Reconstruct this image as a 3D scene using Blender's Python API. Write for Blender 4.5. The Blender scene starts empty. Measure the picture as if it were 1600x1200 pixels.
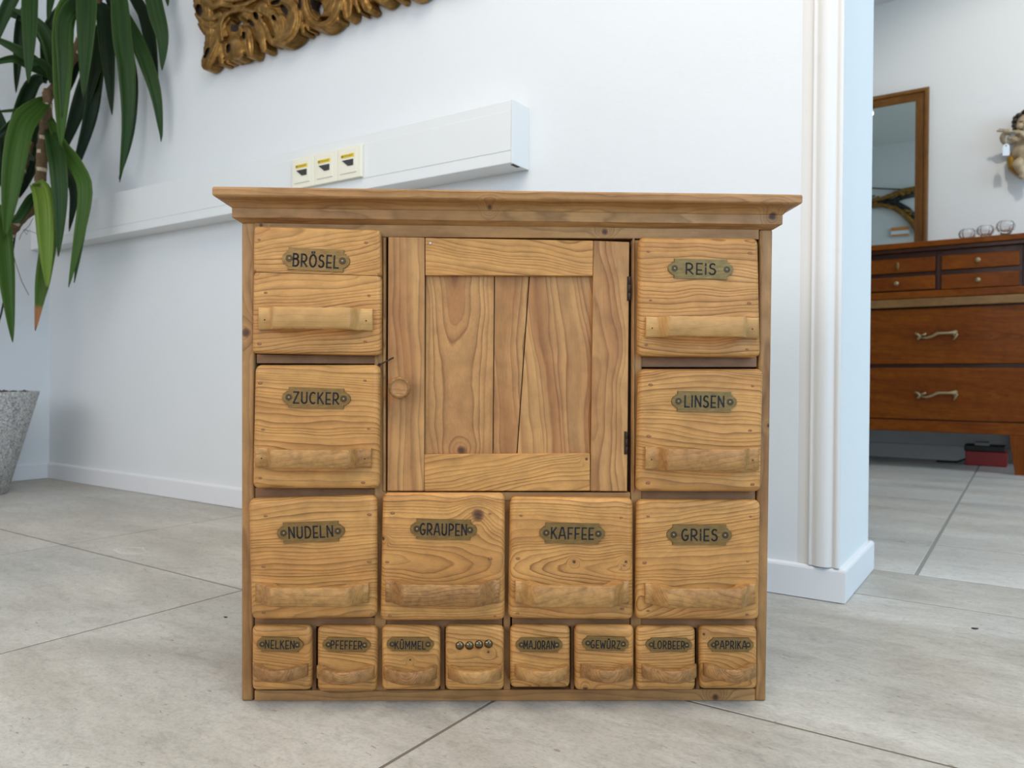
import bpy, bmesh, math, random
import numpy as np
from mathutils import Vector, Matrix
random.seed(7)
S = bpy.context.scene
COL = S.collection
# ------------------------------------------------------------------ camera
FPX = 1200.0; CAMH = 0.4376; ROLL = .0085; PIT = .005
YAW = math.radians(33.8)          # the room's long wall runs 33.8 degrees off the picture plane
def ray0(x, y):
    u = (x - 800) / FPX; v = -(y - 600) / FPX
    c, s = math.cos(ROLL), math.sin(ROLL)
    u2 = c * u - s * v; v2 = s * u + c * v
    cp, sp = math.cos(PIT), math.sin(PIT)
    return Vector((u2, cp + sp * v2, cp * v2 - sp))
RZ = Matrix.Rotation(YAW, 3, 'Z')
CAM = Vector((0, 0, CAMH))
def ray(x, y): return RZ @ ray0(x, y)
def on_y(px, py, y):               # point of the vertical plane Y = y seen at a pixel
    d = ray(px, py); return CAM + d * (y / d.y)
def on_x(px, py, x):
    d = ray(px, py); return CAM + d * (x / d.x)
def on_z(px, py, z=0):
    d = ray(px, py); return CAM + d * ((z - CAMH) / d.z)
def at_depth(px, py, dep):
    return CAM + ray(px, py) * (dep / ray0(px, py).y)
cd = bpy.data.cameras.new('camera'); cam = bpy.data.objects.new('camera', cd); COL.objects.link(cam)
fw = ray(800, 600).normalized(); rt = (ray(800 + FPX, 600) - ray(800, 600)).normalized(); up = rt.cross(fw)
M4 = Matrix((rt, up, -fw)).transposed().to_4x4(); M4.translation = CAM
cam.matrix_world = M4
cd.sensor_width = 36; cd.lens = 27; cd.clip_start = .02
cd.dof.use_dof = True; cd.dof.focus_distance = 1.05; cd.dof.aperture_fstop = 8
S.camera = cam
# ------------------------------------------------------------------ world, lights, exposure
w = bpy.data.worlds.new('world'); S.world = w; w.use_nodes = True
wb = w.node_tree.nodes['Background']; wb.inputs[0].default_value = (.72, .86, 1, 1); wb.inputs[1].default_value = .40
def area(name, loc, target, sx, sy, power, color):
    l = bpy.data.lights.new(name, 'AREA'); l.shape = 'RECTANGLE'; l.size = sx; l.size_y = sy
    l.energy = power; l.color = color
    o = bpy.data.objects.new(name, l); COL.objects.link(o); o.location = loc
    o.rotation_euler = (Vector(target) - Vector(loc)).to_track_quat('-Z', 'Y').to_euler()
    return o
area('window_daylight_right', (3.36, -.2, 1.5), (-1, .2, 1.1), 3.2, 2.2, 134, (.31, .64, 1))
area('fill_light_behind', (-1.3, -3.2, 1.7), (-1.9, 1.6, .8), 4.0, 1.8, 72, (.97, .965, 1))  # unseen fill lamp, added to brighten the left and back walls
area('window_daylight_far_room', (3.2, 3.3, 1.75), (-.6, 3.4, 1.2), 2.2, 1.5, 56, (.62, .83, 1))
area('ceiling_light_panel', (.1, .2, 2.68), (.1, .2, 0), 2.4, 1.8, 60, (1, .905, .77))
area('ceiling_light_panel_far', (.6, 3.4, 2.68), (.6, 3.4, 0), 1.6, 1.2, 9, (1, .95, .86))
S.view_settings.view_transform = 'Standard'; S.view_settings.look = 'None'
S.view_settings.gamma = 1; S.view_settings.use_curve_mapping = False
S.view_settings.exposure = -0.10

# ------------------------------------------------------------------ node helpers
def srgb(r, g, b):
    f = lambda c: (c / 255 / 12.92) if c / 255 <= .04045 else ((c / 255 + .055) / 1.055) ** 2.4
    return (f(r), f(g), f(b), 1)
class NT:
    def __init__(s, name):
        s.m = bpy.data.materials.new(name); s.m.use_nodes = True; s.t = s.m.node_tree
        s.b = s.t.nodes['Principled BSDF']
    def n(s, typ, **k):
        nd = s.t.nodes.new(typ)
        for a, v in k.items(): setattr(nd, a, v)
        return nd
    def put(s, sock, v):
        if isinstance(v, bpy.types.NodeSocket): s.t.links.new(v, sock)
        else: sock.default_value = v
    def math(s, op, a, b=0.0, c=None, clamp=False):
        nd = s.n('ShaderNodeMath', operation=op, use_clamp=clamp); s.put(nd.inputs[0], a); s.put(nd.inputs[1], b)
        if c is not None: s.put(nd.inputs[2], c)
        return nd.outputs[0]
    def comb(s, x, y, z):
        nd = s.n('ShaderNodeCombineXYZ')
        for i, v in enumerate((x, y, z)): s.put(nd.inputs[i], v)
        return nd.outputs[0]
    def sep(s, v):
        nd = s.n('ShaderNodeSeparateXYZ'); s.put(nd.inputs[0], v); return nd.outputs
    def vmul(s, v, sc):
        nd = s.n('ShaderNodeVectorMath', operation='MULTIPLY'); s.put(nd.inputs[0], v); nd.inputs[1].default_value = sc
        return nd.outputs[0]
    def noise(s, v, scale=1, detail=2, rough=.5, dist=0):
        nd = s.n('ShaderNodeTexNoise'); s.put(nd.inputs['Vector'], v); nd.inputs['Scale'].default_value = scale
        nd.inputs['Detail'].default_value = detail; nd.inputs['Roughness'].default_value = rough
        nd.inputs['Distortion'].default_value = dist
        return nd.outputs[0]
    def ramp(s, v, pts, interp='LINEAR'):
        nd = s.n('ShaderNodeValToRGB'); s.put(nd.inputs[0], v); r = nd.color_ramp; r.interpolation = interp
        while len(r.elements) < len(pts): r.elements.new(.5)
        for e, (p, c) in zip(r.elements, pts):
            e.position = p; e.color = c if isinstance(c, tuple) else (c, c, c, 1)
        return nd.outputs[0]
    def mix(s, f, a, b, mode='MIX'):
        nd = s.n('ShaderNodeMix', data_type='RGBA', blend_type=mode)
        s.put(nd.inputs['Factor'], f); s.put(nd.inputs['A'], a); s.put(nd.inputs['B'], b)
        return nd.outputs['Result']
    def attr(s, name):
        return s.n('ShaderNodeAttribute', attribute_name=name).outputs['Vector']
    def bump(s, h, dist, strength=1):
        nd = s.n('ShaderNodeBump'); s.put(nd.inputs['Height'], h); nd.inputs['Distance'].default_value = dist
        nd.inputs['Strength'].default_value = strength; s.t.links.new(nd.outputs[0], s.b.inputs['Normal'])
    def pos(s): return s.n('ShaderNodeNewGeometry').outputs['Position']
    def obj(s): return s.n('ShaderNodeTexCoord').outputs['Object']
    def fin(s, col, rough=.5, metal=0, spec=.5):
        s.put(s.b.inputs['Base Color'], col); s.put(s.b.inputs['Roughness'], rough)
        s.b.inputs['Metallic'].default_value = metal; s.b.inputs['Specular IOR Level'].default_value = spec
        return s.m

def plain(name, c, rough=.5, metal=0, spec=.5, var=.06, sc=60):
    t = NT(name); n = t.noise(t.obj(), sc, 3)
    f = t.ramp(n, [(.3, 1 - var), (.7, 1 + var * .3)])
    return t.fin(t.mix(1, c, f, 'MULTIPLY'), rough, metal, spec)

def wood(name, light, dark, red, spacing=.0055, contrast=1.0, rough=.42, warp=.016, relief=.0003, spec=.35, coat=0, mott=1, lo=.80):
    t = NT(name)
    X, Y, Z = t.sep(t.attr('wc'))
    low = t.comb(t.math('MULTIPLY', X, 5.0), t.math('MULTIPLY', Y, 11), t.math('MULTIPLY', Z, 11))
    n1 = t.math('MULTIPLY', t.math('SUBTRACT', t.noise(low, 1, 2), .5), warp * 2)
    mid = t.comb(t.math('MULTIPLY', X, 18), t.math('MULTIPLY', Y, 80), t.math('MULTIPLY', Z, 80))
    n2 = t.math('MULTIPLY', t.math('SUBTRACT', t.noise(mid, 1, 2), .5), .0030)
    r = t.math('SQRT', t.math('ADD', t.math('MULTIPLY', Y, Y), t.math('MULTIPLY', Z, Z)))
    kv = t.n('ShaderNodeVectorMath', operation='LENGTH'); t.put(kv.inputs[0], t.attr('kc')); kv2 = t.n('ShaderNodeVectorMath', operation='LENGTH'); t.put(kv2.inputs[0], t.attr('kd')); d = t.math('MINIMUM', kv.outputs['Value'], kv2.outputs['Value'])
    kt = t.math('MULTIPLY', t.math('EXPONENT', t.math('MULTIPLY', t.math('MULTIPLY', d, d), -.16)), -.022)
    r = t.math('ADD', t.math('ADD', r, n1), t.math('ADD', n2, kt))
    vs = t.noise(t.comb(t.math('MULTIPLY', r, 34), 0, 0), 1, 1)
    ph = t.math('ADD', t.math('DIVIDE', r, spacing), t.math('MULTIPLY', vs, 5.0))
    s = t.math('FRACT', ph)
    line = t.ramp(s, [(0, .0), (.42, .12), (.74, .55), (.88, 1.0), (1, 0.0)])
    cvar = t.ramp(t.noise(t.comb(t.math('FLOOR', ph), 3.3, 0), 3.7, 0), [(.3, .45), (.7, 1.0)])
    cv2 = t.ramp(t.noise(low, 1.7, 2), [(.25, .6), (.7, 1.0)])
    line = t.math('MULTIPLY', t.math('MULTIPLY', line, cvar), cv2)
    fib = t.noise(t.comb(t.math('MULTIPLY', X, 14), t.math('MULTIPLY', Y, 900), t.math('MULTIPLY', Z, 900)), 1, 3, .6)
    blot = t.ramp(t.noise(t.comb(t.math('MULTIPLY', X, 3), t.math('MULTIPLY', r, 40), 1.7), 1, 2), [(.38, 0.0), (.68, .8)])
    dirt = t.ramp(t.noise(t.comb(t.math('MULTIPLY', X, 30 * mott), t.math('MULTIPLY', Y, 45 * mott), t.math('MULTIPLY', Z, 45 * mott)), 1, 4, .62), [(.3, lo), (.62, 1.06)])
    c = t.mix(blot, light, red)
    c = t.mix(t.math('MULTIPLY', line, contrast, clamp=True), c, dark)
    c = t.mix(1, c, t.ramp(fib, [(.2, .84), (.75, 1.08)]), 'MULTIPLY')
    c = t.mix(1, c, dirt, 'MULTIPLY')
    kn = t.math('ADD', d, t.math('MULTIPLY', t.math('SUBTRACT', t.noise(mid, 1.5, 3), .5), .9))
    kc = t.ramp(kn, [(.35, srgb(58, 38, 26)), (.62, srgb(96, 62, 38)), (.8, srgb(140, 92, 55)), (1.0, srgb(120, 78, 44))])
    c = t.mix(t.ramp(kn, [(.85, .9), (1.35, 0.0)]), c, kc)
    t.bump(t.math('ADD', t.math('MULTIPLY', line, 1.0), t.math('MULTIPLY', fib, .35)), relief, .9)
    rg = t.ramp(dirt, [(.8, min(1, rough + .15)), (1, rough)])
    m = t.fin(c, rg, 0, spec)
    if coat: t.b.inputs['Coat Weight'].default_value = coat; t.b.inputs['Coat Roughness'].default_value = .12
    return m

M = {}
M['pine'] = wood('honey_pine', srgb(206, 150, 84), srgb(122, 76, 34), srgb(184, 126, 66), .0048, 1.0, warp=.021, relief=.0005)
M['pine_b'] = wood('brown_pine', srgb(178, 132, 80), srgb(108, 70, 36), srgb(154, 106, 60), .0058, .9)
M['pine_c'] = wood('pinkish_pine', srgb(192, 142, 86), srgb(124, 76, 40), srgb(160, 104, 60), .0095, 1.0, warp=.022)
M['rail'] = wood('dull_pine', srgb(158, 112, 72), srgb(116, 76, 46), srgb(140, 94, 60), .006, .6)
M['beech'] = wood('handle_wood', srgb(186, 138, 80), srgb(128, 86, 44), srgb(158, 108, 58), .0030, .55, warp=.008, mott=3, lo=.66)
M['beech_d'] = wood('worn_handle_wood', srgb(174, 126, 72), srgb(104, 68, 34), srgb(142, 96, 52), .0020, .5, warp=.008, mott=3.5, lo=.58, relief=.0006)
M['beech_l'] = wood('pale_handle_wood', srgb(200, 154, 94), srgb(168, 120, 66), srgb(180, 132, 76), .005, .5, warp=.006)
M['cherry'] = wood('polished_cherry', srgb(134, 70, 10), srgb(84, 38, 4), srgb(112, 52, 8), .012, .7, rough=.42, relief=.00003, spec=.12, coat=.04)
M['cherry_d'] = wood('dark_polished_wood', srgb(72, 32, 12), srgb(44, 18, 8), srgb(58, 25, 10), .010, .6, rough=.32, relief=.00003, spec=.25, coat=.1)
M['walnut'] = wood('golden_walnut', srgb(124, 80, 26), srgb(70, 42, 10), srgb(98, 58, 16), .009, .7, rough=.3, relief=.00003, spec=.3, coat=.2)
M['cherry_t'] = wood('tan_wood_strip', srgb(142, 104, 56), srgb(108, 76, 40), srgb(126, 88, 46), .01, .5, rough=.35, relief=.00003)
M['dark'] = plain('gap_shade_backing', srgb(58, 36, 22), .8)
M['gap_shade'] = plain('shadowed_wood_gap', srgb(40, 26, 17), .9)  # dark colour standing in for shade in door cracks and carved holes
M['plug'] = plain('filled_nail_hole', srgb(152, 100, 60), .7, var=.35, sc=500)
M['black'] = plain('black_ink', srgb(20, 16, 12), .7)
def brass(name, a, b):
    t = NT(name); n = t.noise(t.vmul(t.obj(), (60, 60, 420)), 1, 5, .6)
    return t.fin(t.ramp(n, [(.25, a), (.75, b)]), t.ramp(n, [(.3, .5), (.7, .36)]), .7)
M['brass'] = brass('aged_brass', srgb(112, 84, 46), srgb(150, 118, 70))
M['brass_dk'] = brass('dark_brass', srgb(66, 52, 36), srgb(96, 78, 52))
M['brass_sc'] = brass('worn_screw', srgb(138, 120, 88), srgb(176, 156, 120))
M['steel'] = NT('burnished_steel').fin(srgb(112, 98, 76), .2, 1)
M['rust'] = plain('rusty_iron', srgb(62, 46, 34), .7, .3, var=.3, sc=300)
def paint(name, c, rough=.75, amp=.0004, sc=55, smudge=.03):
    t = NT(name); p = t.pos()
    n = t.noise(p, sc, 4, .6); g = t.noise(p, 1.7, 4, .6)
    t.bump(n, amp, .5)
    sm = t.ramp(t.noise(p, 9, 5, .7), [(.62, 1.0), (.74, 1 - smudge)])
    c = t.mix(1, c, t.ramp(g, [(.3, .975), (.7, 1.0)]), 'MULTIPLY')
    return t.fin(t.mix(1, c, sm, 'MULTIPLY'), rough, 0, .3)
M['wall'] = paint('white_wall_paint', srgb(228, 229, 229), amp=.0011, sc=42)
M['ceil'] = paint('white_ceiling_paint', srgb(224, 224, 222))
M['trim'] = paint('white_gloss_paint', srgb(232, 231, 232), .4, .0001, 20, .06)
M['casing'] = paint('worn_white_gloss', srgb(231, 228, 224), .38, .0002, 30, .08)
M['duct'] = paint('white_plastic', srgb(229, 229, 227), .4, .00002, 20, .01)
M['cream'] = paint('cream_plastic', srgb(238, 232, 212), .35, .00002, 20, .01)
M['yellow'] = plain('yellow_sticker', srgb(236, 200, 30), .5)
M['portdark'] = plain('dark_port', srgb(58, 56, 50), .6)

def tile_mat(name, a, b, c, vein, gloss):
    t = NT(name); p = t.pos(); x, y, z = t.sep(p)
    st = t.comb(t.math('MULTIPLY', x, vein), t.math('MULTIPLY', y, 6.0), t.n('ShaderNodeObjectInfo').outputs['Random'])
    n = t.noise(st, 1.0, 6, .62, .5)
    st2 = t.comb(t.math('MULTIPLY', x, 24), t.math('MULTIPLY', y, 46), 0.0)
    n2 = t.noise(st2, 1, 5, .7, 1.2)
    n3 = t.noise(p, 1.3, 3)
    col = t.ramp(n, [(.3, a), (.5, b), (.72, c)])
    col = t.mix(1, col, t.ramp(n2, [(.30, .80), (.5, .99), (.72, 1.08)]), 'MULTIPLY')
    n4 = t.noise(t.comb(t.math('MULTIPLY', x, 170), t.math('MULTIPLY', y, 240), 0.7), 1, 5, .75)
    col = t.mix(1, col, t.ramp(n4, [(.33, .82), (.5, 1.0), (.68, 1.09)]), 'MULTIPLY')
    col = t.mix(1, col, t.ramp(n3, [(.3, (.93, .95, .98, 1)), (.5, (.99, .98, .96, 1)), (.7, (1.04, 1.0, .95, 1))]), 'MULTIPLY')
    pit = t.noise(t.comb(t.math('MULTIPLY', x, 60), t.math('MULTIPLY', y, 130), 0.4), 1, 2, .5)
    col = t.mix(t.ramp(pit, [(.70, 0.0), (.75, .7)]), col, srgb(128, 118, 104))
    t.bump(t.math('ADD', n4, t.math('MULTIPLY', pit, -.8)), .0008, .5)
    m = t.fin(col, t.ramp(n, [(.3, gloss), (.7, gloss + .12)]), 0, .35)
    return m
M['tile'] = tile_mat('beige_stone_tile', srgb(164, 158, 149), srgb(182, 177, 169), srgb(200, 196, 189), 2.2, .42)
M['tile_g'] = tile_mat('pale_grey_tile', srgb(200, 198, 192), srgb(212, 210, 205), srgb(222, 220, 216), 1.0, .26)
M['grout'] = plain('grout', srgb(112, 101, 88), .9)
M['grout_g'] = plain('grey_grout', srgb(146, 144, 138), .9)

def leaf_mat(name, a, b, tip=None):
    t = NT(name); X, Y, Z = t.sep(t.attr('lc'))      # x across -1..1, y along 0..1
    n = t.noise(t.comb(t.math('MULTIPLY', X, 9), t.math('MULTIPLY', Y, 1.2), Z), 1.0, 3)
    c = t.ramp(n, [(.3, a), (.7, b)])
    st = t.ramp(t.noise(t.comb(t.math('MULTIPLY', X, 30), .5, Z), 1, 1), [(.35, .86), (.65, 1.1)])
    c = t.mix(1, c, st, 'MULTIPLY')
    ed = t.ramp(t.math('ABSOLUTE', X), [(.86, 0.0), (1, .35)])
    c = t.mix(ed, c, srgb(90, 110, 46))
    if tip: c = t.mix(t.ramp(Y, [(tip, 0.0), (tip + .03, 1.0)]), c, srgb(150, 100, 60))
    c = t.mix(t.ramp(Y, [(.965, 0.0), (.985, .8)]), c, srgb(60, 44, 26))
    m = t.fin(c, .5, 0, .22)
    t.b.inputs['Subsurface Weight'].default_value = 0.0
    return m
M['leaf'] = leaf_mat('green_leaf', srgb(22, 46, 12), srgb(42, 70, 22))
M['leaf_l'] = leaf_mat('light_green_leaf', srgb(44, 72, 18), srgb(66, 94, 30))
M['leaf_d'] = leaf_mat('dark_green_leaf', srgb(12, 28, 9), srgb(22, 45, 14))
M['leaf_y'] = leaf_mat('yellow_green_leaf', srgb(78, 104, 30), srgb(116, 136, 50))
M['leaf_t'] = leaf_mat('brown_tipped_leaf', srgb(52, 80, 20), srgb(78, 102, 32), .83)
M['bark'] = plain('ringed_bark', srgb(108, 84, 56), .85, var=.4, sc=70)
M['barkscar'] = plain('pale_leaf_scar', srgb(196, 180, 150), .8, var=.3, sc=90)
M['soil'] = plain('dark_soil', srgb(62, 54, 44), .95, var=.4, sc=60)
t = NT('speckled_terrazzo'); v = t.n('ShaderNodeTexVoronoi'); t.put(v.inputs['Vector'], t.obj()); v.inputs['Scale'].default_value = 190
cc = t.ramp(t.sep(v.outputs['Color'])[0], [(.0, srgb(120, 118, 116)), (.3, srgb(160, 158, 156)), (.7, srgb(178, 177, 174)), (1, srgb(205, 203, 200))])
M['terrazzo'] = t.fin(cc, .75)
t = NT('antique_gilt'); n = t.noise(t.obj(), 38, 5, .65); n2 = t.noise(t.obj(), 160, 3)
gc = t.ramp(n, [(.3, srgb(112, 80, 36)), (.5, srgb(142, 104, 50)), (.7, srgb(178, 136, 74))])
t.bump(n2, .0006, .5)
M['gilt'] = t.fin(gc, t.ramp(n, [(.3, .6), (.7, .36)]), .72)
M['mirror'] = NT('mirror_glass').fin(srgb(222, 230, 228), .01, 1)
t = NT('clear_glass'); t.b.inputs['Transmission Weight'].default_value = 1; t.b.inputs['IOR'].default_value = 1.5
M['glass'] = t.fin((1, 1, 1, 1), .01)
M['redcase'] = plain('red_plastic', srgb(150, 14, 16), .4)
M['blackplastic'] = plain('black_plastic', srgb(24, 24, 24), .5)
M['greyplastic'] = plain('grey_plastic', srgb(150, 150, 148), .5)
M['ivory'] = plain('aged_ivory_paint', srgb(188, 168, 138), .42, var=.28, sc=28)
M['hair'] = plain('dark_brown_paint', srgb(58, 48, 38), .5, var=.4, sc=60)
M['gold'] = plain('gold_paint', srgb(170, 128, 40), .4, .5, var=.3, sc=50)
M['paper'] = plain('white_paper', srgb(226, 236, 248), .7, var=.01)
M['orange'] = plain('orange_print', srgb(214, 132, 56), .6)
M['lampglow'] = NT('lamp_glow').m
lg = M['lampglow'].node_tree.nodes['Principled BSDF']; lg.inputs['Emission Color'].default_value = (1, .95, .85, 1); lg.inputs['Emission Strength'].default_value = 12
M['white_metal'] = plain('white_metal', srgb(215, 215, 215), .4)
M['bug'] = plain('dark_crumb', srgb(46, 38, 30), .8)
M['scuff'] = plain('pale_scuff', srgb(214, 210, 204), .7)

# ------------------------------------------------------------------ object helpers
def link(name, me, parent=None, mats=(), label=None, cat=None, group=None, kind=None, loc=None):
    o = bpy.data.objects.new(name, me); COL.objects.link(o)
    for m in mats: me.materials.append(M[m] if isinstance(m, str) else m)
    if parent is not None: o.parent = parent
    if loc is not None: o.location = loc
    for k, v in (('label', label), ('category', cat), ('group', group), ('kind', kind)):
        if v: o[k] = v
    return o
def empty(name, loc, label, cat, group=None, rz=0):
    o = bpy.data.objects.new(name, None); COL.objects.link(o); o.location = loc; o.rotation_euler = (0, 0, rz)
    o.empty_display_size = .05
    o['label'] = label; o['category'] = cat
    if group: o['group'] = group
    return o
def tomesh(bm, name, smooth=None):
    bm.normal_update(); me = bpy.data.meshes.new(name)
    if smooth is not None:
        for f in bm.faces: f.smooth = smooth if isinstance(smooth, bool) else f.calc_area() < smooth
    bm.to_mesh(me); bm.free(); return me
def bm_box(bm, lo, hi, bev=0, seg=2, mi=0):
    vs = [bm.verts.new((x, y, z)) for x in (lo[0], hi[0]) for y in (lo[1], hi[1]) for z in (lo[2], hi[2])]
    F = [(0, 1, 3, 2), (4, 6, 7, 5), (0, 4, 5, 1), (2, 3, 7, 6), (0, 2, 6, 4), (1, 5, 7, 3)]
    fs = [bm.faces.new([vs[i] for i in f]) for f in F]
    for f in fs: f.material_index = mi
    if bev:
        es = list({e for f in fs for e in f.edges})
        r = bmesh.ops.bevel(bm, geom=es, offset=bev, segments=seg, profile=.5, affect='EDGES', clamp_overlap=True)
        for f in r['faces']: f.material_index = mi
    return fs
def box(name, lo, hi, mat, parent=None, bev=0, seg=2, **k):
    bm = bmesh.new(); bm_box(bm, lo, hi, bev, seg)
    return link(name, tomesh(bm, name, (bev * 3) ** 2 if bev else None), parent, [mat], **k)
def bm_tube(bm, pts, rads, n=8, mi=0, cap=True, flat=1.0):
    pts = [Vector(p) for p in pts]; rings = []
    nrm = None
    for i, p in enumerate(pts):
        d = (pts[min(i + 1, len(pts) - 1)] - pts[max(i - 1, 0)]).normalized()
        if nrm is None: nrm = d.orthogonal().normalized()
        nrm = (nrm - d * nrm.dot(d)).normalized(); b = d.cross(nrm)
        r = rads[i] if hasattr(rads, '__len__') else rads
        rings.append([bm.verts.new(p + nrm * math.cos(a) * r + b * math.sin(a) * r * flat) for a in [2 * math.pi * k / n for k in range(n)]])
    for A, B in zip(rings, rings[1:]):
        for k in range(n):
            f = bm.faces.new((A[k], A[(k + 1) % n], B[(k + 1) % n], B[k])); f.material_index = mi; f.smooth = True
    if cap:
        f = bm.faces.new(rings[0][::-1]); f.material_index = mi
        f = bm.faces.new(rings[-1]); f.material_index = mi
def bm_lathe(bm, prof, n=24, axis='z', org=(0, 0, 0), mi=0, smooth=True):
    org = Vector(org); rings = []
    for r, h in prof:
        ring = []
        for k in range(n):
            a = 2 * math.pi * k / n; c, s = math.cos(a) * r, math.sin(a) * r
            ring.append(bm.verts.new(org + (Vector((c, s, h)) if axis == 'z' else Vector((c, -h, s)))))
        rings.append(ring)
    for A, B in zip(rings, rings[1:]):
        for k in range(n):
            f = bm.faces.new((A[k], A[(k + 1) % n], B[(k + 1) % n], B[k])); f.material_index = mi; f.smooth = smooth
    for R in (rings[0][::-1], rings[-1]):
        f = bm.faces.new(R); f.material_index = mi
def bm_ball(bm, c, r, sc=(1, 1, 1), mi=0, sub=2):
    res = bmesh.ops.create_icosphere(bm, subdivisions=sub, radius=1)
    for v in res['verts']:
        v.co = Vector((v.co.x * r * sc[0], v.co.y * r * sc[1], v.co.z * r * sc[2])) + Vector(c)
    for f in {f for v in res['verts'] for f in v.link_faces}: f.material_index = mi; f.smooth = True

SEED = [0]
def setwood(o, grain='x', pith=(.05, 0), tilt=(0, 0), knot=None, ref=None, knot2=None):
    """bake grain-space coordinates: x along the grain, (y, z) from the pith"""
    SEED[0] += 1; me = o.data; n = len(me.vertices)
    co = np.empty(n * 3); me.vertices.foreach_get('co', co); co = co.reshape(-1, 3)
    lo, hi = co.min(0), co.max(0); c = (lo + hi) / 2 if ref is None else np.array(ref)
    gi = {'x': 0, 'z': 2, 'y': 1}[grain]; ai = {'x': 2, 'z': 0, 'y': 0}[grain]; di = 1 if grain != 'y' else 2
    al = co[:, gi] - c[gi]; de = co[:, di] - lo[di]; ac = co[:, ai] - c[ai]
    wc = np.stack([al + SEED[0] * 1.37, pith[0] + de + tilt[0] * al, ac - pith[1] + tilt[1] * al], 1)
    a = me.attributes.new('wc', 'FLOAT_VECTOR', 'POINT'); a.data.foreach_set('vector', wc.ravel())
    if knot is None: kc = np.full((n, 3), 60.0)
    else: kc = np.stack([(co[:, 0] - knot[0]) / knot[2], (co[:, 2] - knot[1]) / knot[2], np.zeros(n)], 1)
    a = me.attributes.new('kc', 'FLOAT_VECTOR', 'POINT'); a.data.foreach_set('vector', kc.ravel())
    if knot2 is None: kc = np.full((n, 3), 60.0)
    else: kc = np.stack([(co[:, 0] - knot2[0]) / knot2[2], (co[:, 2] - knot2[1]) / knot2[2], np.zeros(n)], 1)
    a = me.attributes.new('kd', 'FLOAT_VECTOR', 'POINT'); a.data.foreach_set('vector', kc.ravel())
    return o

# ------------------------------------------------------------------ the room
ZC = 2.72
XL = -3.492; YW = 1.638; YB = 1.964; XP = -.305; YF = 5.075; XR = 3.4; YN = -3.4
def struct(name, lo, hi, mat, parent=None, **k):
    return box(name, lo, hi, mat, parent, kind=None if parent else 'structure', **k)
struct('wall_back', (XL, YW, 0), (XP, YB, ZC), 'wall')
struct('wall_lintel', (XP, YW, 2.15), (.8, YB, ZC), 'wall')
struct('wall_right_of_doorway', (.8, YW, 0), (XR, YB, ZC), 'wall')
struct('wall_left', (XL - .2, YN, 0), (XL, YW + .3, ZC), 'wall')
struct('wall_far', (-2.6, YF, 0), (XR, YF + .2, ZC), 'wall')
struct('wall_far_left', (-2.6, YB, 0), (-2.4, YF, ZC), 'wall')
struct('wall_right', (XR, YN + .1, 0), (XR + .2, YW, ZC), 'wall')
struct('wall_far_right', (XR, YW + .01, 0), (XR + .2, YF + .2, ZC), 'wall')
struct('wall_behind', (XL - .2, YN - .2, 0), (XR + .2, YN, ZC), 'wall')
struct('ceiling', (XL - .2, YN, ZC), (XR, YF + .2, ZC + .1), 'ceil')
floor = struct('floor', (XL - .2, YN, -.06), (XR, 1.9735, -.0007), 'grout')
xs = [-.60 + .738 * k for k in range(-4, 6)]; ys = [1.01 + .717 * k for k in range(-6, 2)] + [1.9735]
J = .0026
cache = {}
def tile(x0, x1, y0, y1, mat, parent, j=J, dz=0):
    x0 += j; x1 -= j; y0 += j; y1 -= j
    key = (round(x1 - x0, 4), round(y1 - y0, 4), mat)
    if key not in cache:
        bm = bmesh.new(); a, b = (x1 - x0) / 2, (y1 - y0) / 2; h = .0006
        top = [bm.verts.new((sx * (a - h), sy * (b - h), 0)) for sx, sy in ((-1, -1), (1, -1), (1, 1), (-1, 1))]
        ed = [bm.verts.new((sx * a, sy * b, -h)) for sx, sy in ((-1, -1), (1, -1), (1, 1), (-1, 1))]
        bt = [bm.verts.new((sx * a, sy * b, -.01)) for sx, sy in ((-1, -1), (1, -1), (1, 1), (-1, 1))]
        bm.faces.new(top)
        for k in range(4):
            l = (k + 1) % 4; bm.faces.new((ed[k], ed[l], top[l], top[k])); bm.faces.new((bt[k], bt[l], ed[l], ed[k]))
        me = tomesh(bm, 'floor_tile'); me.materials.append(M[mat]); cache[key] = me
    o = bpy.data.objects.new('floor_tile', cache[key]); COL.objects.link(o); o.parent = parent
    o.location = ((x0 + x1) / 2, (y0 + y1) / 2, dz)
xs = [XL + .005] + [x for x in xs if x > XL + .05 and x < XR - .05] + [XR - .01]
for a, b in zip(xs, xs[1:]):
    for c, d in zip(ys, ys[1:]):
        if c > 1.7 and b < -.7: continue
        tile(a, b, c, d, 'tile', floor)
floor2 = struct('floor_far_room', (-2.6, 1.9735, -.06), (XR, YF, -.0007), 'grout_g')
xs2 = [-2.4] + [-.205 + .98 * k for k in range(-2, 4)] + [XR - .01]; ys2 = [1.9735, 2.377, 3.577, 4.777, YF]
for i, (a, b) in enumerate(zip(xs2, xs2[1:])):
    for c, d in zip(ys2, ys2[1:]):
        tile(a, b, c, d, 'tile_g', floor2, .0046)
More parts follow.
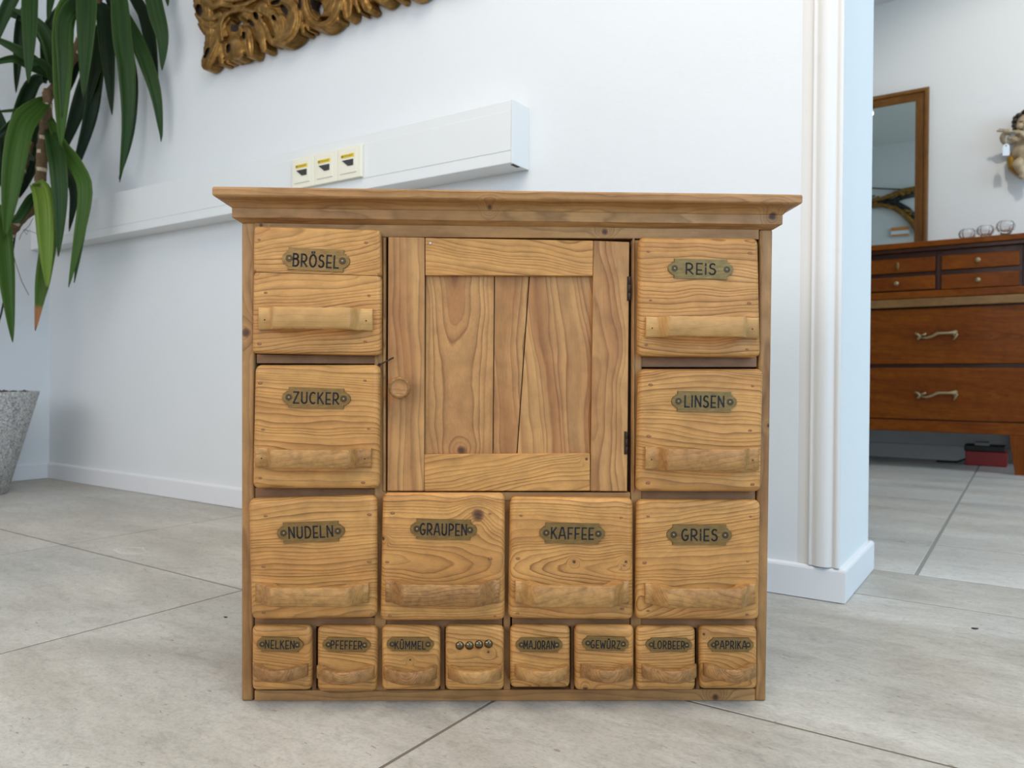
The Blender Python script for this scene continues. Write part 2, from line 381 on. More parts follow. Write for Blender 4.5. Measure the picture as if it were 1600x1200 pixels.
# skirting boards
BH = .0685
def skirting(name, p0, p1, nrm, mat='trim', h=BH, t=.012, e0=0, e1=0):
    p0, p1, nrm = Vector(p0), Vector(p1), Vector(nrm); d = (p1 - p0).normalized()
    prof = [(0, 0.0015), (t, 0.0015), (t, h - .007), (t - .0015, h - .003), (t - .006, h), (0, h)]
    bm = bmesh.new(); R = []
    for p, e in ((p0, -e0), (p1, e1)):
        R.append([bm.verts.new(p + nrm * a + d * (e * a / t) + Vector((0, 0, z))) for a, z in prof])
    n = len(prof)
    for k in range(n): bm.faces.new((R[0][k], R[0][(k + 1) % n], R[1][(k + 1) % n], R[1][k]))
    bm.faces.new(R[0][::-1]); bm.faces.new(R[1]); bmesh.ops.recalc_face_normals(bm, faces=bm.faces)
    return link(name, tomesh(bm, name), None, [mat], kind='structure')
jx = on_z(85 + 50, 757).x
skirting('baseboard_back', (XL, YW, 0), (XP, YW, 0), (0, -1, 0), e0=-.012, e1=.012)
skirting('baseboard_doorway', (XP, YW, 0), (XP, YB, 0), (1, 0, 0), e0=.012, e1=.010)
skirting('baseboard_left', (XL, YN, 0), (XL, YW, 0), (1, 0, 0), e1=-.012)
skirting('baseboard_far', (-2.4, YF, 0), (XR, YF, 0), (0, -1, 0), h=.085)
skirting('baseboard_far_left', (-2.4, YB, 0), (-2.4, YF, 0), (1, 0, 0), e1=-.012)
# door casing: one upright board with a rolled moulding
px2x = lambda px: on_y(px, 600, YW - .008).x
prof = [(1247, 0), (1255, .003), (1262, .0035), (1264.5, .004), (1266, .010), (1268.5, .0115), (1270.5, .009), (1272.5, .0095), (1276, .0135), (1282, .0165), (1289, .0175),
        (1295, .016), (1299, .0125), (1302, .008), (1304, .0075), (1306, .0105), (1309, .012), (1314, .012)]
bm = bmesh.new(); R0 = []; R1 = []
pp = [(px2x(p), h) for p, h in prof] + [(XP - .0005, .011), (XP - .0005, 0)]
for x, h in pp:
    R0.append(bm.verts.new((x, YW - h, BH + .0005))); R1.append(bm.verts.new((x, YW - h, 2.2)))
for a in range(len(pp) - 1):
    f = bm.faces.new((R0[a], R0[a + 1], R1[a + 1], R1[a])); f.smooth = a < len(pp) - 3
bmesh.ops.recalc_face_normals(bm, faces=bm.faces)
link('trim_1', tomesh(bm, 'casing'), None, ['casing'], kind='structure')

# ------------------------------------------------------------------ cable trunking with data sockets
pe = on_y(827, 220, YW)                      # end of the duct on the wall
xe = pe.x
dfr = ray(800.5, 200); yf = xe * dfr.y / dfr.x
zt = on_y(800.5, 155, yf).z; zb = on_y(800.5, 254, yf).z
duct = empty('cable_trunking', ((XL + xe) / 2, YW, zb), 'long white plastic cable trunking fixed across the white wall', 'cable duct')
def dloc(x, y, z): return Vector((x, y, z)) - duct.location
hh = zt - zb
bm = bmesh.new(); bm_box(bm, dloc(XL, yf, zb), dloc(xe - .003, YW, zt), .0015, 1)
link('duct_body', tomesh(bm, 'duct_body', .0001), duct, ['duct'])
bm = bmesh.new(); bm_box(bm, dloc(XL, yf - .0012, zb + hh * .20), dloc(xe - .004, yf + .001, zb + hh * .83), .0006, 1)
link('duct_lid', tomesh(bm, 'duct_lid'), duct, ['duct'])
bm = bmesh.new(); bm_box(bm, dloc(xe - .002, yf - .001, zb - .001), dloc(xe, YW, zt + .001), .0008, 1)
bm_box(bm, dloc(xe - .012, yf + .012, zb - .0015), dloc(xe - .0035, yf + .04, zb + .004), 0, 1, 1)
link('end_cap', tomesh(bm, 'end_cap'), duct, ['duct', 'portdark'])
xa = on_y(458, 250, yf - .008).x; xb = on_y(566, 250, yf - .008).x
z1 = on_y(566, 225, yf - .008).z; z0 = on_y(566, 276, yf - .008).z
sw = (xb - xa) / 3
print('duct', xe, yf, zt, zb, 'socket w', sw, 'h', z1 - z0)
for i, wh in enumerate(('nearest the plant on the left', 'the middle of three on the trunking', 'nearest the trunking end on the right')):
    cx = xa + sw * (i + .5); cz = (z0 + z1) / 2
    s = empty('data_socket', (cx, yf - .0012, cz), 'cream network socket with yellow sticker, ' + wh, 'socket', 'cream data sockets on the trunking')
    a, h = sw / 2 - .0006, (z1 - z0) / 2
    bm = bmesh.new(); bm_box(bm, (-a, -.011, -h), (a, 0, h), .0022, 2)
    link('frame', tomesh(bm, 'socket_frame', .0001), s, ['cream'])
    bm = bmesh.new(); bm_box(bm, (-a * .72, -.0135, -h * .66), (a * .66, -.0105, h * .80), .001, 1)
    link('cover_plate', tomesh(bm, 'cover_plate'), s, ['cream'])
    bm = bmesh.new(); zc = h * .40; bm_box(bm, (-a * .60, -.0142, zc - h * .10), (a * .48, -.0134, zc + h * .12), 0)
    for q in range(7): bm_box(bm, (-a * .56 + q * a * .14, -.0144, zc - h * .05), (-a * .56 + q * a * .14 + a * (.10 if q == 0 else .05), -.0141, zc + h * .07), 0, 1, 1)
    link('sticker', tomesh(bm, 'sticker'), s, ['yellow', 'portdark'])
    bm = bmesh.new()
    P = [(-a * .52, h * .16), (a * .42, h * .16), (a * .42, -h * .22), (-a * .02, -h * .22)]
    fr = [bm.verts.new((x, -.0150, z)) for x, z in P]; bk = [bm.verts.new((x, -.0130, z)) for x, z in P]
    bm.faces.new(fr); bm.faces.new(bk[::-1])
    for k in range(4): bm.faces.new((bk[k], bk[(k + 1) % 4], fr[(k + 1) % 4], fr[k]))
    bmesh.ops.recalc_face_normals(bm, faces=bm.faces)
    link('port', tomesh(bm, 'port'), s, ['portdark'])

# ------------------------------------------------------------------ THE PINE SPICE CABINET
c0 = on_z(377, 1096); c1 = on_z(1197, 1096)
AX = (c1 - c0).normalized(); NN = Vector((AX.y, -AX.x, 0))      # NN points to the viewer
CW = (c1 - c0).length
cab = empty('spice_cabinet', c0, 'old honey coloured pine spice cabinet with small door and labelled drawers on tiled floor', 'cabinet', rz=math.atan2(AX.y, AX.x))
def P(px, py, off=0.0):
    """pixel -> (x, z) on the cabinet's vertical plane lying 'off' metres in front of its frame"""
    d = ray(px, py); o = c0 + NN * off
    t = (o - CAM).dot(NN) / d.dot(NN); q = CAM + d * t
    return ((q - c0).dot(AX), q.z)
DEP = .235
print('cab w', CW, 'top', P(333, 291, .028), P(1250, 303, .028), P(377, 350), P(1208, 360))
def quadbox(name, q, y0, y1, mat, parent, bev=.001, seg=2, px=True, off=None, **k):
    """q: tl,tr,br,bl pixel corners (on the plane of the front face y0)"""
    if px: q = [P(a, b, -y0 if off is None else off) for a, b in q]
    tl, tr, br, bl = [Vector(a) for a in q]
    c = (tl + tr + br + bl) / 4; W = ((tr - tl).length + (br - bl).length) / 2; H = ((tl - bl).length + (tr - br).length) / 2
    bm = bmesh.new(); bm_box(bm, (-W / 2, y0, -H / 2), (W / 2, y1, H / 2), bev, seg)
    for v in bm.verts:
        s = (v.co.x + W / 2) / W; t_ = (v.co.z + H / 2) / H
        p = bl * (1 - s) * (1 - t_) + br * s * (1 - t_) + tl * (1 - s) * t_ + tr * s * t_
        v.co.x, v.co.z = p.x, p.y
    me = tomesh(bm, name, max((bev * 3.2) ** 2, bev * .06) if bev else None)
    o = link(name, me, parent, [mat], **k); o['_c'] = 0
    del o['_c']
    return o
# carcass (coloured dark so the gaps look shaded), side panels, rails
cz = P(800, 350)[1]
zt_l, zt_r = P(377, 347)[1], P(1208, 358)[1]; ztop = (zt_l + zt_r) / 2
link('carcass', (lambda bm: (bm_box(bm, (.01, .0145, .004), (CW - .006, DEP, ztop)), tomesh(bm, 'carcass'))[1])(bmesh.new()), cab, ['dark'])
pl, pr = P(377, 347)[0], P(1208, 358)[0]
def side(x0b, x1b, x0t, x1t, z1, knot, seedp):
    o = quadbox('side_panel', [(x0t, z1), (x1t, z1), (x1b, 0.0), (x0b, 0.0)], 0, DEP, 'pine_b', cab, .0035, 3, px=False)
    setwood(o, 'z', (.06, seedp), (.02, .015), knot); return o
xl1 = P(397, 700)[0]; xr0 = P(1187, 700)[0]
side(0, xl1 + .0003, pl, xl1, zt_l, (*P(384, 520), .007), -.03)
side(P(1181, 1090)[0], CW, P(1187, 400)[0], pr, zt_r, (*P(1201, 665), .003), .02)
o = quadbox('bottom_rail', [(397.5, 1079), (1180, 1077), (1180, 1095), (397.5, 1095.5)], .0008, .2, 'pine_b', cab, .0008); setwood(o, 'x', (.04, .03), (.01, .01), (*P(1118, 1090), .006))
o = quadbox('top_rail', [(397.5, 346), (1186, 357), (1186, 374), (397.5, 369)], .0004, .1, 'pine_b', cab, .0008); setwood(o, 'x', (.05, .02), (.01, .01), (*P(945, 362), .005), knot2=(*P(408, 352), .003))
o = quadbox('middle_rail', [(604, 768.5), (985, 769.5), (985, 782), (604, 782)], .0006, .1, 'pine_b', cab, .0008); setwood(o, 'x', (.05, .02), (.01, .01))
for a, b, t0, t1 in ((585, 603.5, 370, 1079), (987, 1003, 375, 1078), (786.5, 797.5, 781, 1078)):
    bo = 2 if a > 900 else 0
    o = quadbox('divider', [(a, t0), (b, t0), (b - bo * .5, t1), (a - bo, t1)], .0014, .15, 'pine_b', cab, .0012); setwood(o, 'z', (.05, .01), (.01, .01))
for a, b in ((598, 602.5), (988.5, 992)):     # beads beside the door
    o = quadbox('bead', [(a, 371), (b, 371), (b, 768), (a, 768)], -.0012, .004, 'pine_b', cab, .0012, 3); setwood(o, 'z', (.03, .01))
for a, b in ((487.5, 494), (688, 695), (891.5, 897), (1088, 1093)):
    o = quadbox('thin_divider', [(a, 976), (b, 976), (b, 1078), (a, 1078)], .003, .12, 'rail', cab, .0006); setwood(o, 'z', (.05, .01))
for q in ([(401, 558.5), (589.5, 560), (589.5, 568.5), (401, 567.5)], [(398.5, 767), (588, 769), (588, 779), (398.5, 779)], [(398, 970), (588, 970), (588, 979), (398, 979)],
          [(1000.5, 562.5), (1182.5, 562.5), (1182.5, 573.5), (1000.5, 573.5)], [(998.5, 771), (1180, 773), (1180, 783), (998.5, 783)], [(998.5, 971), (1181, 972), (1181, 981), (998.5, 981)],
          [(600, 971), (785, 972), (785, 980), (600, 980)], [(800, 969), (984, 970), (984, 979), (800, 979)]):
    q = [(q[0][0], q[0][1] - 5), (q[1][0], q[1][1] - 5), q[2], q[3]]
    o = quadbox('shelf', q, .0035, .2, 'rail', cab, .0005); setwood(o, 'x', (.05, .01))
# cornice: moulded, with returned ends
xl, xr = (0 + pl) / 2, (CW + pr) / 2
zc0 = ztop - .001
prof = [(0.0, -.050), (.0088, -.0436), (.0093, -.043), (.0094, -.0285), (.0108, -.0272), (.0116, -.0255), (.0128, -.0232), (.0152, -.0205), (.0188, -.0182), (.0232, -.0165), (.0262, -.0156), (.0272, -.0148),
        (.0284, -.013), (.0286, -.0115), (.0286, -.003), (.0278, -.0008), (.0262, 0)]
ztl, ztr = P(334, 291, .0286)[1], P(1249, 303.5, .0286)[1]
print('cornice top z', ztl, ztr, 'ztop', ztop, zt_l, zt_r)
bm = bmesh.new(); rings = []
sc = ((ztl + ztr) / 2 - zc0) / .050
for e, z in prof:
    f = lambda x, zz: (x, zz)
    zz0 = ztl + z * sc; zz1 = ztr + z * sc
    NX = 24; row = [bm.verts.new((pl - e, DEP, zz0))]
    for k in range(NX + 1):
        s = k / NX; x = (pl - e) * (1 - s) + (pr + e) * s
        wv = .0005 * math.sin(s * 9 + z * 200) + .0004 * math.sin(s * 23)
        row.append(bm.verts.new((x, -e + (wv if 0 < k < NX else 0), zz0 * (1 - s) + zz1 * s + wv * .4 * (z > -.01))))
    row.append(bm.verts.new((pr + e, DEP, zz1))); rings.append(row)
for A, B in zip(rings, rings[1:]):
    for k in range(len(A) - 1): bm.faces.new((A[k], A[k + 1], B[k + 1], B[k]))
bm.faces.new(rings[-1]); bm.faces.new(rings[0][::-1])
bmesh.ops.recalc_face_normals(bm, faces=bm.faces)
o = link('cornice', tomesh(bm, 'cornice'), cab, ['pine_b'])
setwood(o, 'x', (.06, -.02), (.012, .01), (*P(1207, 338, .01), .0062), knot2=(*P(765, 322, .02), .004))

# ---- stroke lettering
def arc(cx, cy, rx, ry, a0, a1, n=7):
    return [(cx + rx * math.cos(math.radians(a0 + (a1 - a0) * k / n)), cy + ry * math.sin(math.radians(a0 + (a1 - a0) * k / n))) for k in range(n + 1)]
GL = {
 'A': (.56, [[(0, 0), (.22, 1), (.34, 1), (.56, 0)], [(.06, .30), (.50, .30)]]),
 'B': (.48, [[(.04, 0), (.04, 1)], [(.04, 1), (.24, 1)] + arc(.24, .80, .17, .20, 90, -90, 5) + [(.04, .60)], [(.04, .6), (.24, .6)] + arc(.24, .30, .22, .30, 90, -90, 6) + [(.04, 0)]]),
 'C': (.46, [arc(.28, .5, .26, .5, 55, 305, 10)]),
 'D': (.52, [[(.04, 0), (.04, 1), (.2, 1)] + arc(.2, .5, .30, .5, 90, -90, 8) + [(.04, 0)]]),
 'E': (.40, [[(.40, 1), (.04, 1), (.04, 0), (.40, 0)], [(.04, .40), (.36, .40)]]),
 'F': (.40, [[(.40, 1), (.04, 1), (.04, 0)], [(.04, .46), (.34, .46)]]),
 'G': (.50, [arc(.27, .5, .25, .5, 60, 320, 10) + [(.48, .42), (.28, .42)]]),
 'I': (.08, [[(.04, 0), (.04, 1)]]),
 'i': (.08, [[(.04, 0), (.04, .62)], [(.04, .80), (.04, 1)]]),
 'J': (.34, [[(.30, 1), (.30, .22)] + arc(.15, .2, .15, .2, 0, -150, 5)]),
 'K': (.48, [[(.04, 0), (.04, 1)], [(.42, 1), (.05, .42)], [(.16, .58), (.48, 0)]]),
 'L': (.40, [[(.04, 1), (.04, 0), (.40, 0)]]),
 'M': (.64, [[(.04, 0), (.06, 1), (.32, .30), (.58, 1), (.60, 0)]]),
 'N': (.52, [[(.04, 0), (.04, 1), (.48, .06), (.48, 1)]]),
 'O': (.56, [arc(.28, .5, .26, .5, 0, 360, 16)]),
 'P': (.46, [[(.04, 0), (.04, 1), (.22, 1)] + arc(.22, .73, .22, .27, 90, -90, 6) + [(.04, .46)]]),
 'R': (.50, [[(.04, 0), (.04, 1), (.22, 1)] + arc(.22, .70, .22, .30, 90, -90, 6) + [(.06, .40)], [(.18, .40), (.48, 0)]]),
 'S': (.44, [arc(.23, .76, .18, .24, 40, 230, 7) + arc(.20, .27, .21, .27, 70, -150, 8)]),
 'U': (.50, [[(.04, 1), (.04, .26)] + arc(.25, .26, .21, .26, 180, 360, 7) + [(.46, 1)]]),
 'W': (.70, [[(0, 1), (.17, 0), (.35, .7), (.53, 0), (.70, 1)]]),
 'Z': (.46, [[(.02, 1), (.42, 1), (.02, 0), (.46, 0)]]),
}
def glyphs(text):
    x = 0; out = []
    for ch in text:
        base = {'Ö': 'O', 'Ü': 'U'}.get(ch, ch); wd, st = GL[base]
        for s in st: out.append([(x + a, b) for a, b in s])
        if base != ch:
            for dx in (.34, .66): out.append([(x + wd * dx, 1.14), (x + wd * dx, 1.25)])
        x += wd + .20
    return out, x - .20
def bm_letters(bm, text, cx, cz, width, height, y, mi, th=.115):
    st, W = glyphs(text); kx = width / W; kz = height; t = th * height / 2
    for s in st:
        pts = [Vector((cx + (a - W / 2) * kx, cz + (b - .5) * kz)) for a, b in s]
        for p, q in zip(pts, pts[1:]):
            d = (q - p);
            if d.length < 1e-7: continue
            d.normalize(); n = Vector((-d.y, d.x)) * t; e = d * t * .7
            cs = [p - e + n, p - e - n, q + e - n, q + e + n]
            vs = [bm.verts.new((c.x, y, c.y)) for c in cs]; f = bm.faces.new(vs); f.material_index = mi
            if f.calc_area() and True:
                f.normal_update()
                if f.normal.y > 0: f.normal_flip()

TW = dict(BRÖSEL=70, ZUCKER=70, NUDELN=68, GRAUPEN=72, KAFFEE=66, GRiES=56, REiS=47, LINSEN=62, NELKEN=45, PFEFFER=48, KÜMMEL=47, MAJORAN=48, GEWÜRZ=46, LORBEER=49, PAPRIKA=49)
def label_plate(parent, px, py, wpx, hpx, earpx, tilt, text, offy, small=False):
    """aged brass plate; centre/size in pixels; front surface offy in front of the frame"""
    k = 1 / 1163.0; W, H, E = wpx * k, hpx * k, earpx * k
    cx, cz_ = P(px, py, offy); r = H * (.30 if not small else .36)
    out = []
    s = H * .11; a = W / 2; h = H / 2; ea = E / 2
    out = [(-a, -h), (a, -h), (a, -r - s * .2), (a + s * .8, -r - s * .2)]
    ecx = ea - r * .95
    out += [(ecx + r * 1.02 * math.cos(q), r * .98 * math.sin(q)) for q in np.linspace(-1.25, 1.25, 11)]
    out += [(a + s * .8, r + s * .2), (a, r + s * .2), (a, h), (-a, h), (-a, r + s * .2), (-a - s * .8, r + s * .2)]
    out += [(-ecx - r * 1.02 * math.cos(q), r * .98 * math.sin(q)) for q in np.linspace(1.25, -1.25, 11)]
    out += [(-a - s * .8, -r - s * .2), (-a, -r - s * .2)]
    bm = bmesh.new(); T = .0017
    fr = [bm.verts.new((x, -T, z)) for x, z in out]; bk = [bm.verts.new((x * 1.006, 0, z * 1.006)) for x, z in out]
    f = bm.faces.new(fr)
    for i in range(len(out)):
        j = (i + 1) % len(out); g = bm.faces.new((fr[i], fr[j], bk[j], bk[i])); g.material_index = 2  # side edges in dark brass, standing in for a shadow outline
    bmesh.ops.recalc_face_normals(bm, faces=bm.faces)
    bmesh.ops.triangulate(bm, faces=[f])
    for sx in (-1, 1):
        bm_lathe(bm, [(r * .58, T - .0001), (r * .56, T + .0001), (r * .5, T + .00012)], 14, 'y', (sx * (ecx - r * .1), 0, 0), 2)  # flat dark disc, shade of a screw recess put into its colour
        bm_lathe(bm, [(r * .17, T), (r * .16, T + .0004), (r * .10, T + .0006), (r * .03, T + .0007)], 10, 'y', (sx * (ecx - r * .1), 0, 0), 3)
    bm_letters(bm, text, 0, -H * (.06 if any(c in text for c in 'ÖÜ') else 0), TW[text] * k, H * .54, -T - .00015, 1, .15)
    me = tomesh(bm, 'label_plate')
    o = link('label_plate', me, parent, ['brass', 'black', 'brass_dk', 'brass_sc'])
    o.location = (cx, -offy, cz_); o.rotation_euler = (0, math.radians(tilt), 0)
    return o
def handle(parent, xl_, xr_, zb_, zt_, offy, mat, big=True, proj=.021, seed=0):
    """bridge pull carved from one piece, swept through its height"""
    rnd = random.Random(seed); x0, z0 = P(xl_, zb_, offy); x1, z1 = P(xr_, zt_, offy)
    L = x1 - x0; Hh = z1 - z0; N = 40; prf = []
    tab = .14 if big else .06
    for k in range(N + 1):
        s = k / N; e = min(s, 1 - s)
        if big:
            low = z0 < .2; t0, tr = (.045, .12) if low else (.10, .075)
            if e < t0: o_ = .0055
            else:
                q = min(1, (e - t0) / tr); q = q if low else q * q * (3 - 2 * q); o_ = .0055 + (proj - .0055) * q
            q2 = min(1, max(0, (e - .135) / .12)); q2 = q2 * q2 * (3 - 2 * q2); i_ = (proj - .0075) * q2
        else:
            o_ = .005 + (proj - .005) * math.sin(math.pi * s) ** .80 if 0 < s < 1 else .005
            i_ = max(0, (proj - .0065) * (math.sin(math.pi * max(0, min(1, (s - .11) / .78)))) ** .85) if .11 < s < .89 else 0
        prf.append((x0 + L * s, o_, min(i_, o_ - .003)))
    bm = bmesh.new(); rings = []
    NZ = 4
    for x, o_, i_ in prf:
        b = .0012
        dz = rnd.uniform(-.0003, .0003)
        sec = [(-i_, 0), (-o_ + b, 0), (-o_, b), (-o_, Hh - b), (-o_ + b, Hh), (-i_, Hh)]
        # ends: slightly taller tabs than the bar
        e = min((x - x0), (x1 - x)) / L
        sh = 0 if not big else .0009 * min(1, e / .25)
        rings.append([bm.verts.new((x, y, z0 + dz + (z if z < Hh / 2 else z - sh) + (sh if z < Hh / 2 else 0))) for y, z in sec])
    n = 6
    for A, B in zip(rings, rings[1:]):
        for k in range(n): f = bm.faces.new((A[k], A[(k + 1) % n], B[(k + 1) % n], B[k])); f.smooth = k in (2,)
    bm.faces.new(rings[0]); bm.faces.new(rings[-1][::-1]); bmesh.ops.recalc_face_normals(bm, faces=bm.faces)
    # nails on the tabs
    for sx in (.055, .945):
        bm_lathe(bm, [(.0011, .0052), (.0010, .0058), (.0004, .0060)], 8, 'y', (x0 + L * sx, 0, z0 + Hh * .45), 1)
    me = tomesh(bm, 'handle'); o = link('handle', me, parent, [mat, 'rust'])
    for v in me.vertices: v.co.y -= offy
    setwood(o, 'x', (.06 + rnd.random() * .05, rnd.uniform(.02, .05)), (rnd.uniform(-.08, .08), rnd.uniform(-.06, .06)))
    return o
FB = .0165; FS = .0150
def drawer(q, text, plate, hnd, hmat='beech', big=True, pith=(.03, 0), tilt=(0, 0), knot=None, knot2=None, mat='pine', nails=True, split=False, dy=0, lab=None):
    off = (FB if big else FS) + dy; bev = .0098 if big else .0072
    kn = (*P(knot[0], knot[1], off), knot[2]) if knot else None
    if split:
        tl, tr, br, bl = q; s0, s1 = split
        g = .55
        d = quadbox('drawer', [(s0[0], s0[1] + g), (s1[0], s1[1] + g), br, bl], -off, .0, mat, cab, bev * .55, 4)
        setwood(d, 'x', pith, tilt, kn)
        d2 = quadbox('upper_board', [tl, tr, (s1[0], s1[1] - g), (s0[0], s0[1] - g)], -off, .0, mat, d, bev * .45, 4)
        # square the joint edges: the rounding stays on the outside
        for o_, top in ((d, True), (d2, False)):
            zs = [v.co.z for v in o_.data.vertices]; zc = (min(zs) + max(zs)) / 2; yfr = -off
            zx = max(zs) if top else min(zs); 
            for v in o_.data.vertices:
                if abs(v.co.z - zx) < bev * .9 + .0065 and ((v.co.z > zc) == top):
                    s = (v.co.x - P(*s0, off)[0]) / (P(*s1, off)[0] - P(*s0, off)[0])
                    zj = P(*s0, off)[1] * (1 - s) + P(*s1, off)[1] * s + (-.0004 if top else .0004)
                    e = min(s, 1 - s) * .17
                    if e > .0035: v.co.y = min(v.co.y, yfr if v.co.y < -.001 - bev * 0 and v.co.y < -off * .35 else v.co.y)
                    if v.co.y < -off * .35: v.co.z = v.co.z + (zj - v.co.z) * (1 if abs(v.co.z - zj) < .003 else 0)
        setwood(d2, 'x', (pith[0] + .02, pith[1] - .02), tilt, None)
    else:
        d = quadbox('drawer', q, -off, .0, mat, cab, bev, 5)
        setwood(d, 'x', pith, tilt, kn, knot2=(*P(knot2[0], knot2[1], off), knot2[2]) if knot2 else None)
    # the box behind the front
    pts = [P(a, b, off) for a, b in q]; x0 = min(p[0] for p in pts) + .006; x1 = max(p[0] for p in pts) - .006
    z0 = min(p[1] for p in pts) + .008; z1 = max(p[1] for p in pts) - .008
    if lab: d['label'] = lab
    if plate: label_plate(d, *plate, text, off, small=not big)
    handle(d, *hnd, off, hmat, big, .0275 if big else .0290, seed=hash(text) % 1000 if False else sum(map(ord, text)))
    if nails:
        rn = random.Random(sum(map(ord, text)))
        w_ = pts[1][0] - pts[0][0]; h_ = pts[0][1] - pts[3][1]
        for fz in (.87, .48, .075):
            for fx in (.085, .915):
                bm = bmesh.new(); rr = .0018 * rn.uniform(.8, 1.25)
                bm_lathe(bm, [(rr, 0), (rr * .9, .00025), (rr * .3, .0003)], 8, 'y', (0, 0, 0), 0)
                for v in bm.verts: v.co.x *= rn.uniform(1.2, 1.9); 
                o = link('nail_plug', tomesh(bm, 'nail_plug'), d, ['plug'])
                o.location = (pts[3][0] + w_ * (fx + rn.uniform(-.03, .03)), -off, pts[3][1] + h_ * (fz + rn.uniform(-.035, .03)))
    return d
drawer([(396, 353), (594, 359), (594.5, 555.5), (393, 552)], 'BRÖSEL', (494, 406, 85, 34, 103, 2.3), (405.5, 583, 515.5, 483), 'beech_l', pith=(.03, .085), tilt=(.05, -.10), split=((395, 425), (595.5, 431)))
drawer([(397, 570), (593.5, 570), (592.5, 764.5), (393, 764)], 'ZUCKER', (494.5, 622, 85, 31.5, 104, 1.2), (400.5, 581, 729, 700), 'beech', pith=(.03, -.10), tilt=(.03, .03))
drawer([(386, 780), (588, 774), (588.5, 967), (391, 970)], 'NUDELN', (486, 831, 85, 31.5, 103, -2.4), (401, 577, 940, 910), 'beech', pith=(.04, -.11), tilt=(-.03, -.05), dy=.0015)
drawer([(597, 771), (789, 771), (789, 971), (593, 971.5)], 'GRAUPEN', (693, 827, 84, 31.5, 102, 1.0), (603, 781, 939.5, 905), 'beech_d', pith=(.016, -.005), tilt=(.16, .03), knot=(747, 805, .0092), knot2=(598, 842, .003))
drawer([(797, 777), (990, 779), (990, 970), (793.5, 968)], 'KAFFEE', (894, 833, 84, 31.5, 101, .8), (805, 982, 941, 907), 'beech', pith=(.012, -.01), tilt=(-.18, .06), knot=(897, 878, .0022), knot2=(978, 878, .0028))
drawer([(995.5, 781), (1190, 782), (1187.5, 970), (993, 969)], 'GRiES', (1092.5, 835.5, 84, 32, 101, .2), (1007, 1178, 942, 911), 'beech', pith=(.025, -.045), tilt=(.10, -.16))
drawer([(998, 370), (1186, 371), (1190, 558.5), (996.5, 557)], 'REiS', (1094.5, 420.5, 83, 30.5, 101, .6), (1008, 1183.5, 527.5, 497), 'beech_l', pith=(.03, .10), tilt=(.03, .05))
drawer([(998.5, 576.5), (1194.5, 576.5), (1190, 769.5), (994, 768.5)], 'LINSEN', (1100, 627.5, 84, 32, 101, .5), (1007, 1184, 733, 699), 'beech', pith=(.03, -.12), tilt=(.04, .02))
SM = [('NELKEN', 392.5, 486.5, 978, 1080, (437.7, 1006.5, 57, 22.5, 71, 1), (397, 482, 1054, 1036), (.03, .07)),
      ('PFEFFER', 495, 589, 979, 1082, (541.7, 1007, 58, 22.5, 73, .8), (496, 585.5, 1057.5, 1039), (.012, -.01)),
      ('KÜMMEL', 596, 687.5, 978, 1080, (641, 1006, 58, 22, 72, .3), (600, 683, 1058, 1039), (.03, -.03)),
      ('DOTS', 695.5, 787.5, 978, 1080, None, (700, 784, 1057, 1038.5), (.012, .005)),
      ('MAJORAN', 797, 891, 978, 1076, (842.3, 1007, 59, 22.5, 72, .3), (804, 889, 1056, 1037), (.02, -.05)),
      ('GEWÜRZ', 898, 991, 977.5, 1080, (946, 1005, 59, 22, 72, 1.5), (906.5, 987.5, 1055, 1036), (.035, .08)),
      ('LORBEER', 994.5, 1087.5, 979.5, 1080, (1045, 1007, 57, 21.5, 72, .8), (1002.5, 1087, 1056, 1037), (.02, .11)),
      ('PAPRIKA', 1093.5, 1184, 979, 1078, (1141.4, 1007, 57, 22, 71, .2), (1098, 1180, 1054, 1035), (.02, -.03))]
for nm, l, r, tp, bt, plate, hnd, pith in SM:
    kn = {'DOTS': (763, 1019, .0026), 'KÜMMEL': (641, 1031, .0017), 'PAPRIKA': (1100, 991, .0022), 'GEWÜRZ': (915, 1077, .0035)}.get(nm)
    d = drawer([(l, tp), (r, tp + .6), (r, bt), (l, bt)], nm, plate, hnd, 'beech_d' if nm not in ('MAJORAN', 'DOTS') else 'beech', big=False, pith=pith, tilt=(.1, .12 if nm != 'LORBEER' else 0), knot=kn, nails=False,
               mat='pine', lab='small pine drawer with four metal dome nails instead of a name plate' if nm == 'DOTS' else None)
    if nm == 'DOTS':
        for x, y in ((718.4, 1008.7), (733.5, 1008.7), (748.3, 1007), (763.2, 1006)):
            bm = bmesh.new(); R_ = .0058
            bm_lathe(bm, [(R_ * math.cos(a), R_ * .62 * math.sin(a)) for a in np.linspace(0, 1.5, 9)], 20, 'y')
            o = link('dome_nail', tomesh(bm, 'dome_nail'), d, ['steel']); a, b = P(x, y, FS); o.location = (a, -FS, b)
# ---- the door
DO = .003
door = link('door', (lambda bm: (bm_box(bm, (P(612, 500, -.007)[0], .007, P(800, 760)[1]), (P(975, 500)[0], .0135, P(800, 380)[1])), tomesh(bm, 'door'))[1])(bmesh.new()), cab, ['gap_shade'])  # backing board coloured dark so the panel cracks look shaded
o = quadbox('stile', [(606.5, 370), (663.5, 371), (662.5, 767.5), (605, 767.5)], -DO, .012, 'pine_c', door, .0012); setwood(o, 'z', (.03, .13), (.004, .004))
o = quadbox('stile', [(927.5, 376), (983.5, 378), (980, 768), (922.5, 767.5)], -DO, .012, 'pine_c', door, .0012); setwood(o, 'z', (.02, -.02), (.03, .015))
o = quadbox('rail', [(664.5, 371.5), (927, 376), (926.5, 431), (664.5, 430)], -DO + .0003, .012, 'pine', door, .001); setwood(o, 'x', (.02, .035), (.02, .10))
o = quadbox('rail', [(663, 710), (922, 708.5), (922, 767), (663, 767.5)], -DO + .0003, .012, 'pine', door, .001); setwood(o, 'x', (.010, -.03), (.03, -.14), (*P(916, 717), .0022))
